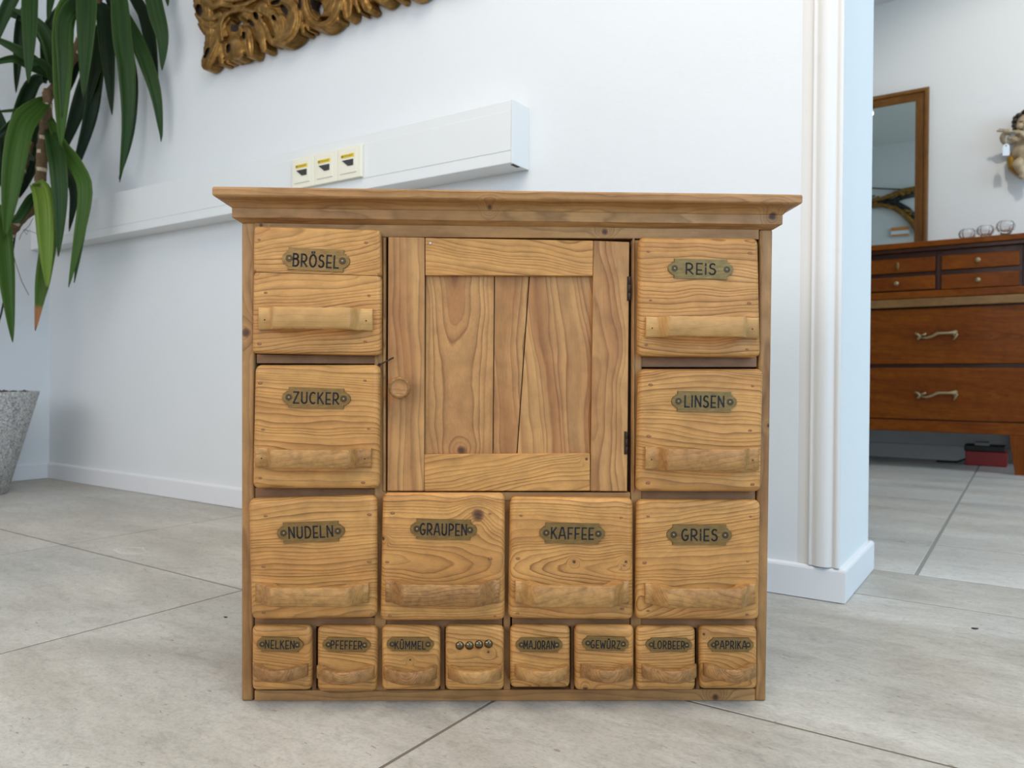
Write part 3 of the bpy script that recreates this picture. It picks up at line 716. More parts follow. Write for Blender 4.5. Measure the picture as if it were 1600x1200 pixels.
PO = .0042
o = quadbox('panel_board', [(665.5, 430), (772, 431), (769.6, 709), (664, 709)], PO, .012, 'pine_c', door, .0003); setwood(o, 'z', (.022, -.004), (-.17, .03), (*P(721, 704), .0075))
o = quadbox('panel_board', [(773.4, 431), (826.4, 431), (807, 709), (771, 709)], PO, .012, 'pine_c', door, .0003); setwood(o, 'z', (.02, .05), (.04, .06))
o = quadbox('panel_board', [(828, 431), (926, 431), (921.6, 709), (808.6, 709)], PO, .012, 'pine_c', door, .0003); setwood(o, 'z', (.015, .075), (.02, .10))
bm = bmesh.new(); k = 1 / 1170
bm_lathe(bm, [(.0075, 0), (.0072, .006), (.0085, .0085), (.0125, .0115), (.0148, .0150), (.0149, .0180), (.0138, .0205), (.0118, .0215), (.0105, .0208), (.0098, .0202), (.004, .0206), (.0008, .0207)], 36, 'y')
o = link('door_knob', tomesh(bm, 'door_knob'), door, ['beech_d', 'pine_c']); a, b = P(624.5, 606, .020)
for f_ in o.data.polygons: f_.material_index = 1 if max((o.data.vertices[v_].co.xz.length for v_ in f_.vertices)) < .0106 else 0
_ = (0, 0); o.location = (a, -DO, b)
setwood(o, 'y', (.03, .0))
bm = bmesh.new(); bm_lathe(bm, [(.0017, 0), (.0015, .0006), (.0005, .001)], 10, 'y'); o = link('nail', tomesh(bm, 'nail'), door, ['white_metal']); a, b = P(672.5, 380, DO); o.location = (a, -DO, b)
for (xa_, ya), (xb_, yb) in (((980.5, 432), (982, 470)), ((977, 674), (977.5, 710))):
    a = P(xa_, ya, DO); b = P(xb_, yb, DO); bm = bmesh.new()
    bm_box(bm, (-.0022, -.0008, 0), (.0004, .0006, a[1] - b[1]), .0003, 1)
    for i in range(3):
        hh_ = (a[1] - b[1]) / 3; bm_tube(bm, [(.0008, -.0012, hh_ * i + .0004), (.0008, -.0012, hh_ * (i + 1) - .0004)], .0017, 8)
    o = link('hinge', tomesh(bm, 'hinge'), door, ['rust']); o.location = (b[0], -DO, b[1])
bm = bmesh.new(); a = P(592.5, 569, .004); b = P(615, 558.5, .010)
bm_tube(bm, [(a[0] - .001, .002, a[1] - .0012), (a[0], -.004, a[1]), (a[0] + .003, -.0062, a[1] + .0003), ((a[0] + b[0]) / 2, -.0075, (a[1] + b[1]) / 2 - .0006), (b[0] - .001, -.009, b[1] - .0006), (b[0], -.0095, b[1])], [.0011, .0013, .0010, .0011, .0013, .0009], 8)
bm_tube(bm, [(a[0] + .0005, -.0035, a[1] + .0012), (a[0] - .0018, -.0055, a[1] - .0016), (a[0] + .0014, -.0062, a[1] - .0026), (a[0] + .003, -.0058, a[1] + .0002)], .0009, 7)
link('latch_nail', tomesh(bm, 'latch_nail'), cab, ['rust'])

# ------------------------------------------------------------------ potted yucca
PD = 2.83
pc = on_z(-52, 779); 
prt = at_depth(47, 612, PD); prb = at_depth(4, 772, PD)
pc = Vector((0, 0, 0)) + at_depth(-41, 700, PD - .0); pc.z = 0
r1 = (prt.xy - pc.xy).length; r0 = (prb.xy - pc.xy).length; zp = prt.z
print('pot', pc, r0, r1, zp)
plant = empty('potted_yucca', pc, 'tall yucca plant with long drooping green leaves in a speckled grey planter', 'plant')
bm = bmesh.new(); bm_lathe(bm, [(r0 * .96, 0), (r0, .004), (r1 * .998, zp - .006), (r1, zp), (r1 - .014, zp), (r1 - .018, zp - .03), (.01, zp - .03)], 48)
link('planter', tomesh(bm, 'planter'), plant, ['terrazzo'])
bm = bmesh.new(); rn = random.Random(3)
bm_lathe(bm, [(r1 - .02, zp - .029), (r1 - .03, zp - .018), (.01, zp - .012)], 32)
for i in range(160):
    a = rn.random() * 6.28; q = (r1 - .03) * math.sqrt(rn.random()); bm_ball(bm, (q * math.cos(a), q * math.sin(a), zp - .012 + rn.random() * .012), rn.uniform(.005, .011), (1, 1, .7), 0, 1)
link('soil', tomesh(bm, 'soil'), plant, ['soil'], kind='stuff')
CY = 2.80
def L3(px, py, dep): return at_depth(px, py, dep) - pc
def stem(pts, rad, name='stem'):
    bm = bmesh.new(); q = [L3(*p) for p in pts]; fine = []; rr = []
    for i in range(len(q) - 1):
        n = max(2, int((q[i + 1] - q[i]).length / .012))
        for k in range(n):
            s = k / n; fine.append(q[i].lerp(q[i + 1], s)); rr.append((rad[i] * (1 - s) + rad[i + 1] * s) * (1.0 + (.13 if (len(fine) % 3 == 0) else 0)))
    fine.append(q[-1]); rr.append(rad[-1])
    bm_tube(bm, fine, rr, 12)
    ix = 0
    for f in bm.faces:
        c = f.calc_center_median(); f.material_index = 1 if (int(c.z * 85 + c.x * 40) % 5 == 0 and math.sin(c.z * 300 + c.x * 211) > .1) else 0
    return link(name, tomesh(bm, name), plant, ['bark', 'barkscar'])
base = [(-50, 618, PD), (-42, 560, PD), (-25, 470, PD), (-10, 405, PD), (12, 366, PD), (31, 342, PD), (50, 326, PD), (58, 308, PD), (64, 274, PD), (67, 230, PD), (73, 180, PD), (74, 140, PD)]
stem(base, [.03, .027, .024, .023, .021, .019, .019, .018, .018, .019, .018, .015])
stem([(-30, 480, PD + .03), (20, 300, PD + .08), (70, 160, PD + .1), (112, 95, PD + .08), (150, 10, PD + .02), (162, -40, PD)], [.018, .018, .017, .016, .016, .014])
bm = bmesh.new(); bm_tube(bm, [L3(26, 350, PD + .05), L3(16, 420, PD + .05), L3(2, 490, PD + .05), L3(-20, 560, PD + .05), L3(-40, 618, PD + .04)], .0035, 8)
link('support_cane', tomesh(bm, 'support_cane'), plant, ['blackplastic'])
bm = bmesh.new(); bm_tube(bm, [L3(18, 385, PD), L3(24, 410, PD), L3(34, 440, PD), L3(45, 461, PD)], .0012, 5)
bm_tube(bm, [L3(52, 340, PD - .02), L3(46, 352, PD - .03), L3(38, 360, PD - .03), L3(33, 366, PD - .02), L3(30, 375, PD - .02)], .001, 5)
bm_tube(bm, [L3(36, 358, PD - .03), L3(42, 367, PD - .03), L3(44, 362, PD - .02), L3(38, 358, PD - .02), L3(58, 365, PD - .02)], .0008, 5)
link('dry_tendril', tomesh(bm, 'dry_tendril'), plant, ['bark'])
LF = []
def leaf(pts, wpx, mat='leaf', fold=.25, roll=0.0):
    """pts: (px, py, depth); smooth ribbon with a V fold and a pointed tip"""
    q = [L3(*p) for p in pts]; n = 18
    def cr(i, s):
        p0, p1, p2, p3 = q[max(i - 1, 0)], q[i], q[min(i + 1, len(q) - 1)], q[min(i + 2, len(q) - 1)]
        return .5 * ((2 * p1) + (p2 - p0) * s + (2 * p0 - 5 * p1 + 4 * p2 - p3) * s * s + (3 * p1 - p0 - 3 * p2 + p3) * s ** 3)
    path = []
    for k in range(n + 1):
        u = k / n * (len(q) - 1); i = min(int(u), len(q) - 2); path.append(cr(i, u - i))
    for p_ in path:
        p_.y = min(p_.y, YW - .045 - pc.y); p_.x = max(p_.x, XL + .03 - pc.x)
    W = wpx / 430.0 / 2; verts = []; faces = []; lc = []; view = (CAM - pc - path[n // 2]).normalized()
    sd = len(LF) * .77
    for k, p in enumerate(path):
        s = k / n; d = (path[min(k + 1, n)] - path[max(k - 1, 0)]).normalized()
        side_ = d.cross(view);
        side_ = side_.normalized() if side_.length > .05 else Vector((1, 0, 0))
        nr = side_.cross(d).normalized()
        side_ = (side_ * math.cos(roll + .25 * math.sin(s * 3 + sd)) + nr * math.sin(roll + .25 * math.sin(s * 3 + sd)))
        w_ = W * (.32 + .68 * min(1, s / .32) ** .8) * (1 - max(0, (s - .5) / .5) ** 1.8)
        w_ = max(w_, .0006)
        for j, a in enumerate((-1, -.5, 0, .5, 1)):
            verts.append(p + side_ * a * w_ + nr * (abs(a) - .5) * w_ * fold * 2 * (1 if True else 0)); lc.append((a, s, sd))
    nv = len(verts)
    for k in range(n):
        for j in range(4):
            a = k * 5 + j; faces.append((a, a + 1, a + 6, a + 5))
    me = bpy.data.meshes.new('leaf'); me.from_pydata(verts, [], faces)
    at = me.attributes.new('lc', 'FLOAT_VECTOR', 'POINT'); at.data.foreach_set('vector', np.array(lc).ravel())
    for f in me.polygons: f.use_smooth = True
    o = link('leaf', me, plant, [mat]); sm = o.modifiers.new('thickness', 'SOLIDIFY'); sm.thickness = .0012
    LF.append(o); return o
D = PD
leaf([(150, -14, D), (122, -2, D - .12), (101, 28, D - .2), (98, 100, D - .22), (96, 170, D - .22), (95, 232, D - .2)], 28, 'leaf_l')
leaf([(150, -10, D), (125, 0, D - .14), (100, 32, D - .24), (98, 100, D - .27), (97, 184, D - .27)], 19, 'leaf')
leaf([(140, -50, D), (136, -20, D - .15), (134, 50, D - .2), (130, 154, D - .2)], 27, 'leaf')
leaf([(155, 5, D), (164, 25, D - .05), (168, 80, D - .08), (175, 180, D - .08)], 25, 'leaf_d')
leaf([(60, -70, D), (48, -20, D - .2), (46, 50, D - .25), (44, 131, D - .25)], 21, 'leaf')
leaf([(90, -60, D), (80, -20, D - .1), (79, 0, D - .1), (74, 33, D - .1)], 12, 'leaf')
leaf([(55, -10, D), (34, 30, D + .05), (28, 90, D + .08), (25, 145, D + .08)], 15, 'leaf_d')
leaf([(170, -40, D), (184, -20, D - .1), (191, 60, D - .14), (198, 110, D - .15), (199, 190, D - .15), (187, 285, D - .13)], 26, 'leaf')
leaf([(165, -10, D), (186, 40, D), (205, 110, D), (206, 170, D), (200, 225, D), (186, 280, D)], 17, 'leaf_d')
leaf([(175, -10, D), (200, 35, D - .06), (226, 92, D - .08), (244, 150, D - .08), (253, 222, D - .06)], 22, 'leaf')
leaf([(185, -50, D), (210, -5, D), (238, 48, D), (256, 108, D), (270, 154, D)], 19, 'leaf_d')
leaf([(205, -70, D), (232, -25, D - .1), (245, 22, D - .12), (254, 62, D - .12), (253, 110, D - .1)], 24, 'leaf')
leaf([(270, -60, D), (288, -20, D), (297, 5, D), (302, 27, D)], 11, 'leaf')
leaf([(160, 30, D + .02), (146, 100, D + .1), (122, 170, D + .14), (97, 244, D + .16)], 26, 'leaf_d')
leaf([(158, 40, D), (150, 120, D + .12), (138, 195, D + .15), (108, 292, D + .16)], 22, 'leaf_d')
leaf([(72, 155, D), (58, 168, D - .06), (35, 195, D - .12), (22, 255, D - .16), (14, 320, D - .17), (8, 372, D - .16)], 32, 'leaf_l')
leaf([(-20, 310, D), (0, 338, D - .1), (7, 395, D - .14), (13, 460, D - .14), (20, 535, D - .13)], 28, 'leaf_l', roll=.3)
leaf([(60, 300, D), (62, 290, D - .08), (69, 320, D - .11), (72, 390, D - .12), (74, 453, D - .11)], 27, 'leaf_y')
leaf([(66, 305, D), (76, 300, D - .02), (78, 360, D - .04), (68, 430, D - .05), (62, 468, D - .05), (55, 517, D - .05)], 22, 'leaf_t')
leaf([(74, 200, D), (84, 225, D - .08), (91, 265, D - .12), (94, 330, D - .12), (91, 401, D - .11)], 24, 'leaf')
leaf([(76, 180, D), (95, 225, D - .04), (118, 258, D - .08), (133, 298, D - .1), (122, 375, D - .1), (107, 449, D - .1)], 22, 'leaf_l')
leaf([(120, 260, D - .03), (134, 300, D - .05), (128, 360, D - .06), (116, 442, D - .06)], 12, 'leaf')
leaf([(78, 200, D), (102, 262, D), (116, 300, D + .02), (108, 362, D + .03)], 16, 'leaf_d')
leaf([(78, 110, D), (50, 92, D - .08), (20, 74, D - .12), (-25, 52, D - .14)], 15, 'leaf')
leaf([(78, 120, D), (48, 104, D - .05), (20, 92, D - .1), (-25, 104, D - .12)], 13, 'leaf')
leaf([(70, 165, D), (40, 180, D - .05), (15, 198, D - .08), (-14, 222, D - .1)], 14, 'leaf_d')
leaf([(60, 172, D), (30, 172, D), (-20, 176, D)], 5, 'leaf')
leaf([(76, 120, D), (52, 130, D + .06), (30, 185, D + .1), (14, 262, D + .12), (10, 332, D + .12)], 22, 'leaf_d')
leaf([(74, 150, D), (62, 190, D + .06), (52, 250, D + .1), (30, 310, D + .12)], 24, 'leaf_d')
leaf([(84, 130, D), (82, 85, D - .03), (62, 40, D - .06), (18, 12, D - .08)], 20, 'leaf')
leaf([(84, 120, D), (70, 60, D), (40, 28, D + .04), (0, 20, D + .05)], 20, 'leaf')
leaf([(80, 130, D), (76, 108, D - .04), (58, 96, D - .08), (40, 110, D - .1)], 12, 'leaf')
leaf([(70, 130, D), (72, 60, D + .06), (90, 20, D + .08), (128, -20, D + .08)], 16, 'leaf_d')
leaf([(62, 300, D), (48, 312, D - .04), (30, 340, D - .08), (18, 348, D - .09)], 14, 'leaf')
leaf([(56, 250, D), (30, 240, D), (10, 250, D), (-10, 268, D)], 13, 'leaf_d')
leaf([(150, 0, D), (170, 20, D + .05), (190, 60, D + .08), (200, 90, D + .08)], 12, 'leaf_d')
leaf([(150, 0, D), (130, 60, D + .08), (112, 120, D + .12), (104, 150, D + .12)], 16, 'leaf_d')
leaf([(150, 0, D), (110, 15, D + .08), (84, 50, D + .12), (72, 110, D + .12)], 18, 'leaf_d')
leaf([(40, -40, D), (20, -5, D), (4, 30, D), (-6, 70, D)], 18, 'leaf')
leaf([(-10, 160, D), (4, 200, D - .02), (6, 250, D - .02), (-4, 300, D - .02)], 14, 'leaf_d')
leaf([(155, -20, D), (165, -60, D), (200, -110, D), (250, -110, D - .05)], 24, 'leaf')
leaf([(155, -20, D), (140, -70, D), (100, -110, D), (50, -100, D - .05)], 24, 'leaf')

# ------------------------------------------------------------------ carved gilt frame on the back wall
GP = YW - .03
x0g, y0g, x1g, y1g = 296, -110, 760, 118
sx = 1.15
gx = np.arange(x0g, x1g, sx); gy = np.arange(y0g, y1g, sx); GX, GY = np.meshgrid(gx, gy)
Hf = np.zeros_like(GX)
def stroke(pts, r0_, r1_, h=1.0, ridges=3, base=0.0, hollow=0.0, twist=0.0):
    """carved acanthus lobe: tapered, ridged bead following a curve (heights in px units)"""
    global Hf
    pts = np.array(pts, float)
    # refine
    t_ = np.linspace(0, len(pts) - 1, 26); i = np.minimum(t_.astype(int), len(pts) - 2); f = t_ - i
    def g(k): return pts[np.clip(k, 0, len(pts) - 1)]
    p0, p1, p2, p3 = g(i - 1), g(i), g(i + 1), g(i + 2); f_ = f[:, None]
    C = .5 * (2 * p1 + (p2 - p0) * f_ + (2 * p0 - 5 * p1 + 4 * p2 - p3) * f_ ** 2 + (3 * p1 - p0 - 3 * p2 + p3) * f_ ** 3)
    rr = np.linspace(r0_, r1_, len(C)) if not callable(r0_) else np.array([r0_(s) for s in np.linspace(0, 1, len(C))])
    m = rr.max() + 2
    sel = (GX > C[:, 0].min() - m) & (GX < C[:, 0].max() + m) & (GY > C[:, 1].min() - m) & (GY < C[:, 1].max() + m)
    X, Y = GX[sel], GY[sel]; best = np.full(X.shape, 9.); sgn = np.zeros(X.shape); al = np.zeros(X.shape); br = np.ones(X.shape)
    for a in range(len(C) - 1):
        A, B = C[a], C[a + 1]; d = B - A; L = d @ d + 1e-9
        u = np.clip(((X - A[0]) * d[0] + (Y - A[1]) * d[1]) / L, 0, 1)
        dx = X - A[0] - u * d[0]; dy = Y - A[1] - u * d[1]; r = rr[a] * (1 - u) + rr[a + 1] * u
        q = np.hypot(dx, dy) / np.maximum(r, .1); sg = np.sign(d[0] * dy - d[1] * dx)
        k = q < best; best = np.where(k, q, best); sgn = np.where(k, sg, sgn); al = np.where(k, (a + u) / len(C), al); br = np.where(k, r, br)
    ins = best < 1; s = best * sgn
    prof_ = np.sqrt(np.clip(1 - best ** 2, 0, 1))
    z = base + h * br * (prof_ * (1 + .20 * np.cos(s * math.pi * ridges + twist * al * 6)) - hollow * np.clip(1 - (s * 1.5) ** 2, 0, 1))
    cur = Hf[sel]; Hf[sel] = np.where(ins, np.maximum(cur, z), cur)
HM = np.zeros(Hf.shape, bool)
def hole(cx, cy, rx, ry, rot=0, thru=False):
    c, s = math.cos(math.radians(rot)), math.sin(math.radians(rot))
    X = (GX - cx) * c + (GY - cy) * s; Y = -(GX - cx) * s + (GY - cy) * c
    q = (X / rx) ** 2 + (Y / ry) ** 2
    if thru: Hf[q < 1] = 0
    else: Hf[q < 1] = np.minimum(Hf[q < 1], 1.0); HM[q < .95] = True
# backing mass that everything is carved from
stroke([(330, -110), (328, -60), (330, -10), (345, 25), (360, 60)], 18, 12, .12, 1)
stroke([(335, 60), (380, 55), (430, 35), (480, 15), (540, -8), (620, -30), (740, -65)], 15, 24, .12, 1)
stroke([(400, 10), (470, -20), (560, -45), (740, -90)], 34, 34, .12, 1)
# left vertical leaf masses
stroke([(312, -60), (308, -20), (312, 15), (320, 45)], 10, 7, 1.0, 3, 3)
stroke([(326, -70), (322, -20), (326, 20), (328, 55), (324, 80)], 13, 7, 1.0, 4, 3)
stroke([(306, 8), (314, 24), (330, 30), (344, 22)], 5, 5, 1, 1, 9)
stroke([(308, 22), (318, 38), (332, 42), (344, 34)], 5, 4, 1, 1, 8)
stroke([(313, 38), (322, 52), (334, 54), (342, 44)], 5, 4, 1, 1, 7)
stroke([(322, 2), (334, 10), (346, 2), (344, -14)], 6, 5, 1.1, 2, 11)
# bottom left corner lobes
stroke([(342, 56), (334, 74), (326, 92), (322, 102)], lambda s: 5 + 6.5 * math.sin(math.pi * min(1, .1 + s * .75)), 0, 1.0, 2, 4)
stroke([(344, 62), (344, 80), (346, 98)], 4, 5, 1, 1, 4)
stroke([(350, 66), (352, 82), (355, 96)], 3, 3.5, 1, 1, 3)
# ball with shell and neighbouring petals
stroke([(368, 70), (370, 80)], 12.5, 13.5, 1.1, 0, 6)
stroke([(352, 70), (354, 84), (364, 93)], 5, 4, 1, 2, 5)
stroke([(386, 48), (388, 66), (390, 84)], lambda s: 4 + 6 * math.sin(math.pi * (.15 + s * .7)), 0, 1.05, 3, 6)
stroke([(374, 44), (376, 54)], 6, 6, 1.1, 1, 7)
# big curl above the ball
stroke([(346, 62), (344, 42), (350, 26), (364, 18), (384, 16), (400, 22), (410, 36)], 5, 4.5, 1.3, 1, 10)
stroke([(352, 54), (350, 40), (358, 28)], 5, 3, 1, 2, 6)
stroke([(384, 22), (398, 34), (406, 50), (410, 66), (412, 76)], lambda s: 9 - 3 * s, 0, 1.0, 4, 6)
stroke([(398, 22), (412, 40), (420, 58), (424, 66)], 6, 5, 1, 2, 8)
stroke([(404, 54), (410, 68), (413, 76)], 7, 5, 1, 2, 5)
# large C scroll with fluted body
stroke([(408, 14), (424, 24), (432, 42), (436, 58)], 10, 8, 1.0, 4, 7)
stroke([(428, 4), (444, 2), (456, 12), (460, 30), (454, 50), (442, 62), (430, 64)], lambda s: 6 + 6 * math.sin(math.pi * s), 0, 1.1, 2, 8)
stroke([(440, 30), (442, 48), (436, 60)], 8, 6, 1, 3, 6)
stroke([(422, 18), (434, 34), (438, 54)], 5, 5, 1, 1, 10)
# drop between scrolls
stroke([(470, 28), (472, 40), (473, 50)], 3.5, 4.5, 1.2, 0, 6)
stroke([(478, 38), (482, 46)], 3.5, 3, 1, 0, 5)
# second C scroll
stroke([(474, -20), (474, 6), (480, 26), (492, 38), (506, 40), (518, 32), (526, 18), (532, 0), (540, -20)], lambda s: 6.5 + 2 * math.sin(math.pi * s) - 2 * s, 0, 1.2, 1.5, 7)
stroke([(480, -20), (480, 4), (486, 22), (496, 31)], 2.2, 2.2, 1.5, 0, 14)
stroke([(502, 20), (512, 20), (520, 8), (524, -10)], 6, 6, 1.0, 2, 5)
stroke([(527, 20), (527, 30)], 4, 4.5, 1.1, 1, 5)
stroke([(534, -4), (538, 14), (541, 26)], 5, 5.5, 1.0, 2, 5)
stroke([(546, -6), (547, 10), (546, 24)], 5, 4, 1.0, 1, 5)
stroke([(556, -20), (556, 2), (561, 18)], 3.5, 3.5, 1.4, 0, 8)
stroke([(566, -14), (570, 4), (574, 12)], 8, 8, 1.0, 2, 5)
stroke([(580, -16), (588, -2), (598, 3), (606, -4), (612, -16)], 5, 5, 1.1, 1, 6)
stroke([(600, -18), (594, -8)], 8, 7, 1, 2, 4)
stroke([(618, -18), (622, -4)], 7, 6, 1, 2, 4)
stroke([(634, -20), (640, -8), (652, -8), (664, -18)], 5, 5, 1, 1, 4)
# upper bands
stroke([(344, 8), (370, 10), (394, 2), (412, -14)], 4, 4, 1.2, 1, 11)
stroke([(344, 0), (368, 0), (390, -8), (404, -24)], 5, 4, 1.1, 1, 10)
stroke([(346, -8), (362, -12), (380, -26)], 6, 5, 1.1, 2, 9)
stroke([(408, 8), (414, 8)], 4, 5, 1.1, 0, 10)
stroke([(494, 0), (492, -8)], 5, 6, 1.2, 0, 9)
stroke([(440, -10), (452, -18), (470, -30)], 8, 8, 1, 2, 6)
for k_ in range(9):
    xk = 420 + k_ * 38; yk = -38 - k_ * 8
    stroke([(xk, yk), (xk + 14, yk - 14), (xk + 28, yk - 8), (xk + 26, yk + 8)], 6, 5, 1, 2, 7)
    stroke([(xk - 20, yk - 26), (xk + 16, yk - 34)], 8, 8, 1, 3, 6)
for k_ in range(4): stroke([(320, -20 - k_ * 24), (334, -34 - k_ * 24), (346, -24 - k_ * 24)], 7, 6, 1.1, 2, 8)
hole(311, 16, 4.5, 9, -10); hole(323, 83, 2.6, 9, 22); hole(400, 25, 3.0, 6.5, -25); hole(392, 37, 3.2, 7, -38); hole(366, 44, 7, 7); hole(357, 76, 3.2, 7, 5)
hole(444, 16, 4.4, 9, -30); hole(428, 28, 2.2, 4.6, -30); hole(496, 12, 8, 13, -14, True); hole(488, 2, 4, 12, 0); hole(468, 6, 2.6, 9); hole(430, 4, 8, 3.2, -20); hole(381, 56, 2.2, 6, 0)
# smooth the relief a little
for _ in range(1):
    K = (Hf + np.roll(Hf, 1, 0) + np.roll(Hf, -1, 0) + np.roll(Hf, 1, 1) + np.roll(Hf, -1, 1)) / 5
    Hf = np.where(Hf > 0, K, 0)
ppm = FPX / (ray0(450, 60).y * on_y(450, 60, GP).length / ray(450, 60).length)
mask = Hf > .05; idx = -np.ones(Hf.shape, int); idx[mask] = np.arange(mask.sum())
nr_, nc_ = Hf.shape
jj, ii = np.nonzero(mask)
V = []
MS = np.array([on_y(x, y, GP) for x, y in ((x0g, y0g), (x1g, y0g), (x1g, y1g), (x0g, y1g))])
org_ = on_y(330, 60, GP)
for j, i in zip(jj, ii):
    hh_ = Hf[j, i] / ppm * .62 + .004; p = on_y(gx[i], gy[j], GP - hh_); V.append((p.x - org_.x, -hh_, p.z - org_.z))
nfront = len(V)
V += [(a, .024, c) for a, b, c in V]
Fc = []
for j in range(nr_ - 1):
    for i in range(nc_ - 1):
        a, b, c, d_ = idx[j, i], idx[j, i + 1], idx[j + 1, i + 1], idx[j + 1, i]
        if min(a, b, c, d_) >= 0: Fc.append((d_, c, b, a))
from collections import Counter
ec = Counter(); 
for f in Fc:
    for k in range(4): ec[(f[k], f[(k + 1) % 4])] += 1
sidef = [(b, a, a + nfront, b + nfront) for (a, b) in ec if (b, a) not in ec]
me = bpy.data.meshes.new('gilt_frame'); me.from_pydata(V, [], Fc + sidef); 
me.polygons.foreach_set('use_smooth', [True] * len(me.polygons))
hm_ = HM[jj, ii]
o = link('picture_frame', me, None, ['gilt', 'gap_shade'], label='carved gilded frame with scrolls and leaves hanging on the white wall', cat='frame', loc=org_)
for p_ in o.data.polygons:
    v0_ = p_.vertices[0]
    if v0_ < nfront and hm_[v0_]: p_.material_index = 1  # blind carved holes coloured dark in place of deep shade

# ------------------------------------------------------------------ the far room: dresser
FY = 4.42
def Z(py, px=1475, y=FY): return on_y(px, py, y).z
def Xf(px, py=500, y=FY): return on_y(px, py, y).x
xr_ = .085; xl_ = -1.50
dr = empty('dresser', ((xl_ + xr_) / 2, FY + .25, 0), 'polished reddish brown wooden dresser with brass pulls in the room through the doorway', 'dresser')
dl = dr.location
def dbox(name, x0, x1, y0, y1, z0, z1, mat, bev=.003, parent=None, grain='x', pith=(.06, 0), tilt=(.02, .02)):
    o = box(name, (x0 - dl.x, y0 - dl.y, z0), (x1 - dl.x, y1 - dl.y, z1), mat, parent or dr, bev, 2)
    setwood(o, grain, pith, tilt); return o
zT = Z(374, y=FY - .02)
print('dresser z', zT, Z(657), Z(676), 'mirror', on_y(1452, 135, 5.02))
yb = YF - .015
dbox('top', xl_ - .02, xr_ + .02, FY - .02, yb, Z(383, y=FY - .02), zT, 'cherry', .004)
dbox('top_moulding', xl_ - .01, xr_ + .01, FY - .008, yb, Z(390), Z(383, y=FY - .02), 'cherry_d', .003)
dbox('upper_body', xl_, xr_, FY + .022, yb, Z(464), Z(390), 'cherry_d', 0)
dbox('lower_body', xl_ + .01, xr_ - .01, FY + .022, yb, Z(676), Z(479), 'cherry_d', 0)
dbox('rail', xl_, xr_, FY + .002, FY + .03, Z(464), Z(452.5), 'cherry', .003)
dbox('edge_strip', xl_ - .006, xr_ + .006, FY - .012, yb - .1, Z(478), Z(465), 'cherry_t', .003)
dbox('base_rail', xl_, xr_, FY + .002, FY + .04, Z(676), Z(658), 'cherry', .003)
dbox('corner_post', Xf(1597), xr_, FY + .004, FY + .05, Z(452), Z(392), 'cherry_d', .004, grain='z')
dbox('corner_post', Xf(1463, 430), Xf(1469, 430), FY + .008, FY + .05, Z(452), Z(396), 'cherry_d', .002, grain='z')
def knob(parent, x, z, key=False):
    bm = bmesh.new()
    if key:
        bm_lathe(bm, [(.011, 0), (.011, .002), (.006, .003)], 14, 'y')
        for v in bm.verts: v.co.z *= 1.9; v.co.x *= .75
        bm_ball(bm, (0, -.004, .008), .006, (1, .6, 1)); bm_ball(bm, (0, -.004, -.010), .005, (1, .6, 1))
        o = link('keyhole_plate', tomesh(bm, 'keyhole_plate'), parent, ['brass'])
    else:
        bm_lathe(bm, [(.006, 0), (.005, .008), (.009, .012), (.0125, .017), (.012, .021), (.007, .024), (.002, .025)], 16, 'y')
        o = link('knob', tomesh(bm, 'knob'), parent, ['brass_sc'])
    o.location = (x - dl.x, FY - dl.y + .004, z)
xA, xB, xC, xD = Xf(1461, 430), Xf(1470.5, 430), Xf(1593, 430), Xf(1597, 430)
cwid = xC - xB
for (x0, x1, ya, ybx, kx, key) in ((xA - cwid, xA, 399, 424, Xf(1402, 411), True), (xA - cwid, xA, 428.5, 452, Xf(1401, 442), False), (xB, xC, 394, 419, Xf(1528, 404), False), (xB, xC, 425, 450, Xf(1528, 435), False)):
    z1_, z0_ = Z(ya, 1475 if x1 < xB else 1530), Z(ybx, 1475 if x1 < xB else 1530)
    if x1 < xB: z1_, z0_ = Z(ya + 0, 1460), Z(ybx, 1460)
    d = dbox('drawer', x0, x1, FY + .004, FY + .022, z0_ + .003, z1_ - .003, 'cherry', .004, tilt=(.02, .06))
    knob(d, kx, (z0_ + z1_) / 2, key)
d = dbox('drawer', xA - cwid * 2 - .03, xA - cwid - .03, FY + .004, FY + .022, Z(424, 1460), Z(399, 1460), 'cherry', .004); d = dbox('drawer', xA - cwid * 2 - .03, xA - cwid - .03, FY + .004, FY + .022, Z(452, 1460), Z(428.5, 1460), 'cherry', .004)
def scroll_pull(parent, x, z):
    bm = bmesh.new(); k = 1 / 283.0 * 1.0
    ptsL = [(-27, 3.2), (-23, 1.5), (-20, -1), (-22, -5), (-24, -5.5)]
    bar = [(-19, -3), (-12, -4), (-5, -2), (2, 2.2), (8, 2.6), (16, 2.5), (22, 3.0), (26, 1.5)]
    c3 = lambda a, dy: [(p[0] * k, -dy - .003 * math.cos(p[0] * .08), p[1] * k) for p in a]
    bm_tube(bm, c3(bar, .02), [.004, .006, .007, .0085, .007, .0075, .0105, .005], 8)
    bm_tube(bm, c3(ptsL, .015), [.006, .007, .009, .007, .004], 8)
    bm_tube(bm, c3([(-19, 0), (-15, 1), (-12, 2.5)], .016), [.007, .007, .005], 8)
    bm_tube(bm, c3([(24, 3), (26, 0), (24, -4), (22, -7.5)], .016), [.008, .008, .005, .003], 8)
    bm_tube(bm, c3([(20, 4), (24, 5.2), (27, 4)], .016), [.004, .006, .004], 8)
    for q in (-20, 23): bm_tube(bm, [(q * k, 0, 0), (q * k, -.016, 0)], .005, 8)
    o = link('scroll_pull', tomesh(bm, 'scroll_pull'), parent, ['brass_sc']); o.location = (x - dl.x, FY - dl.y + .002, z)
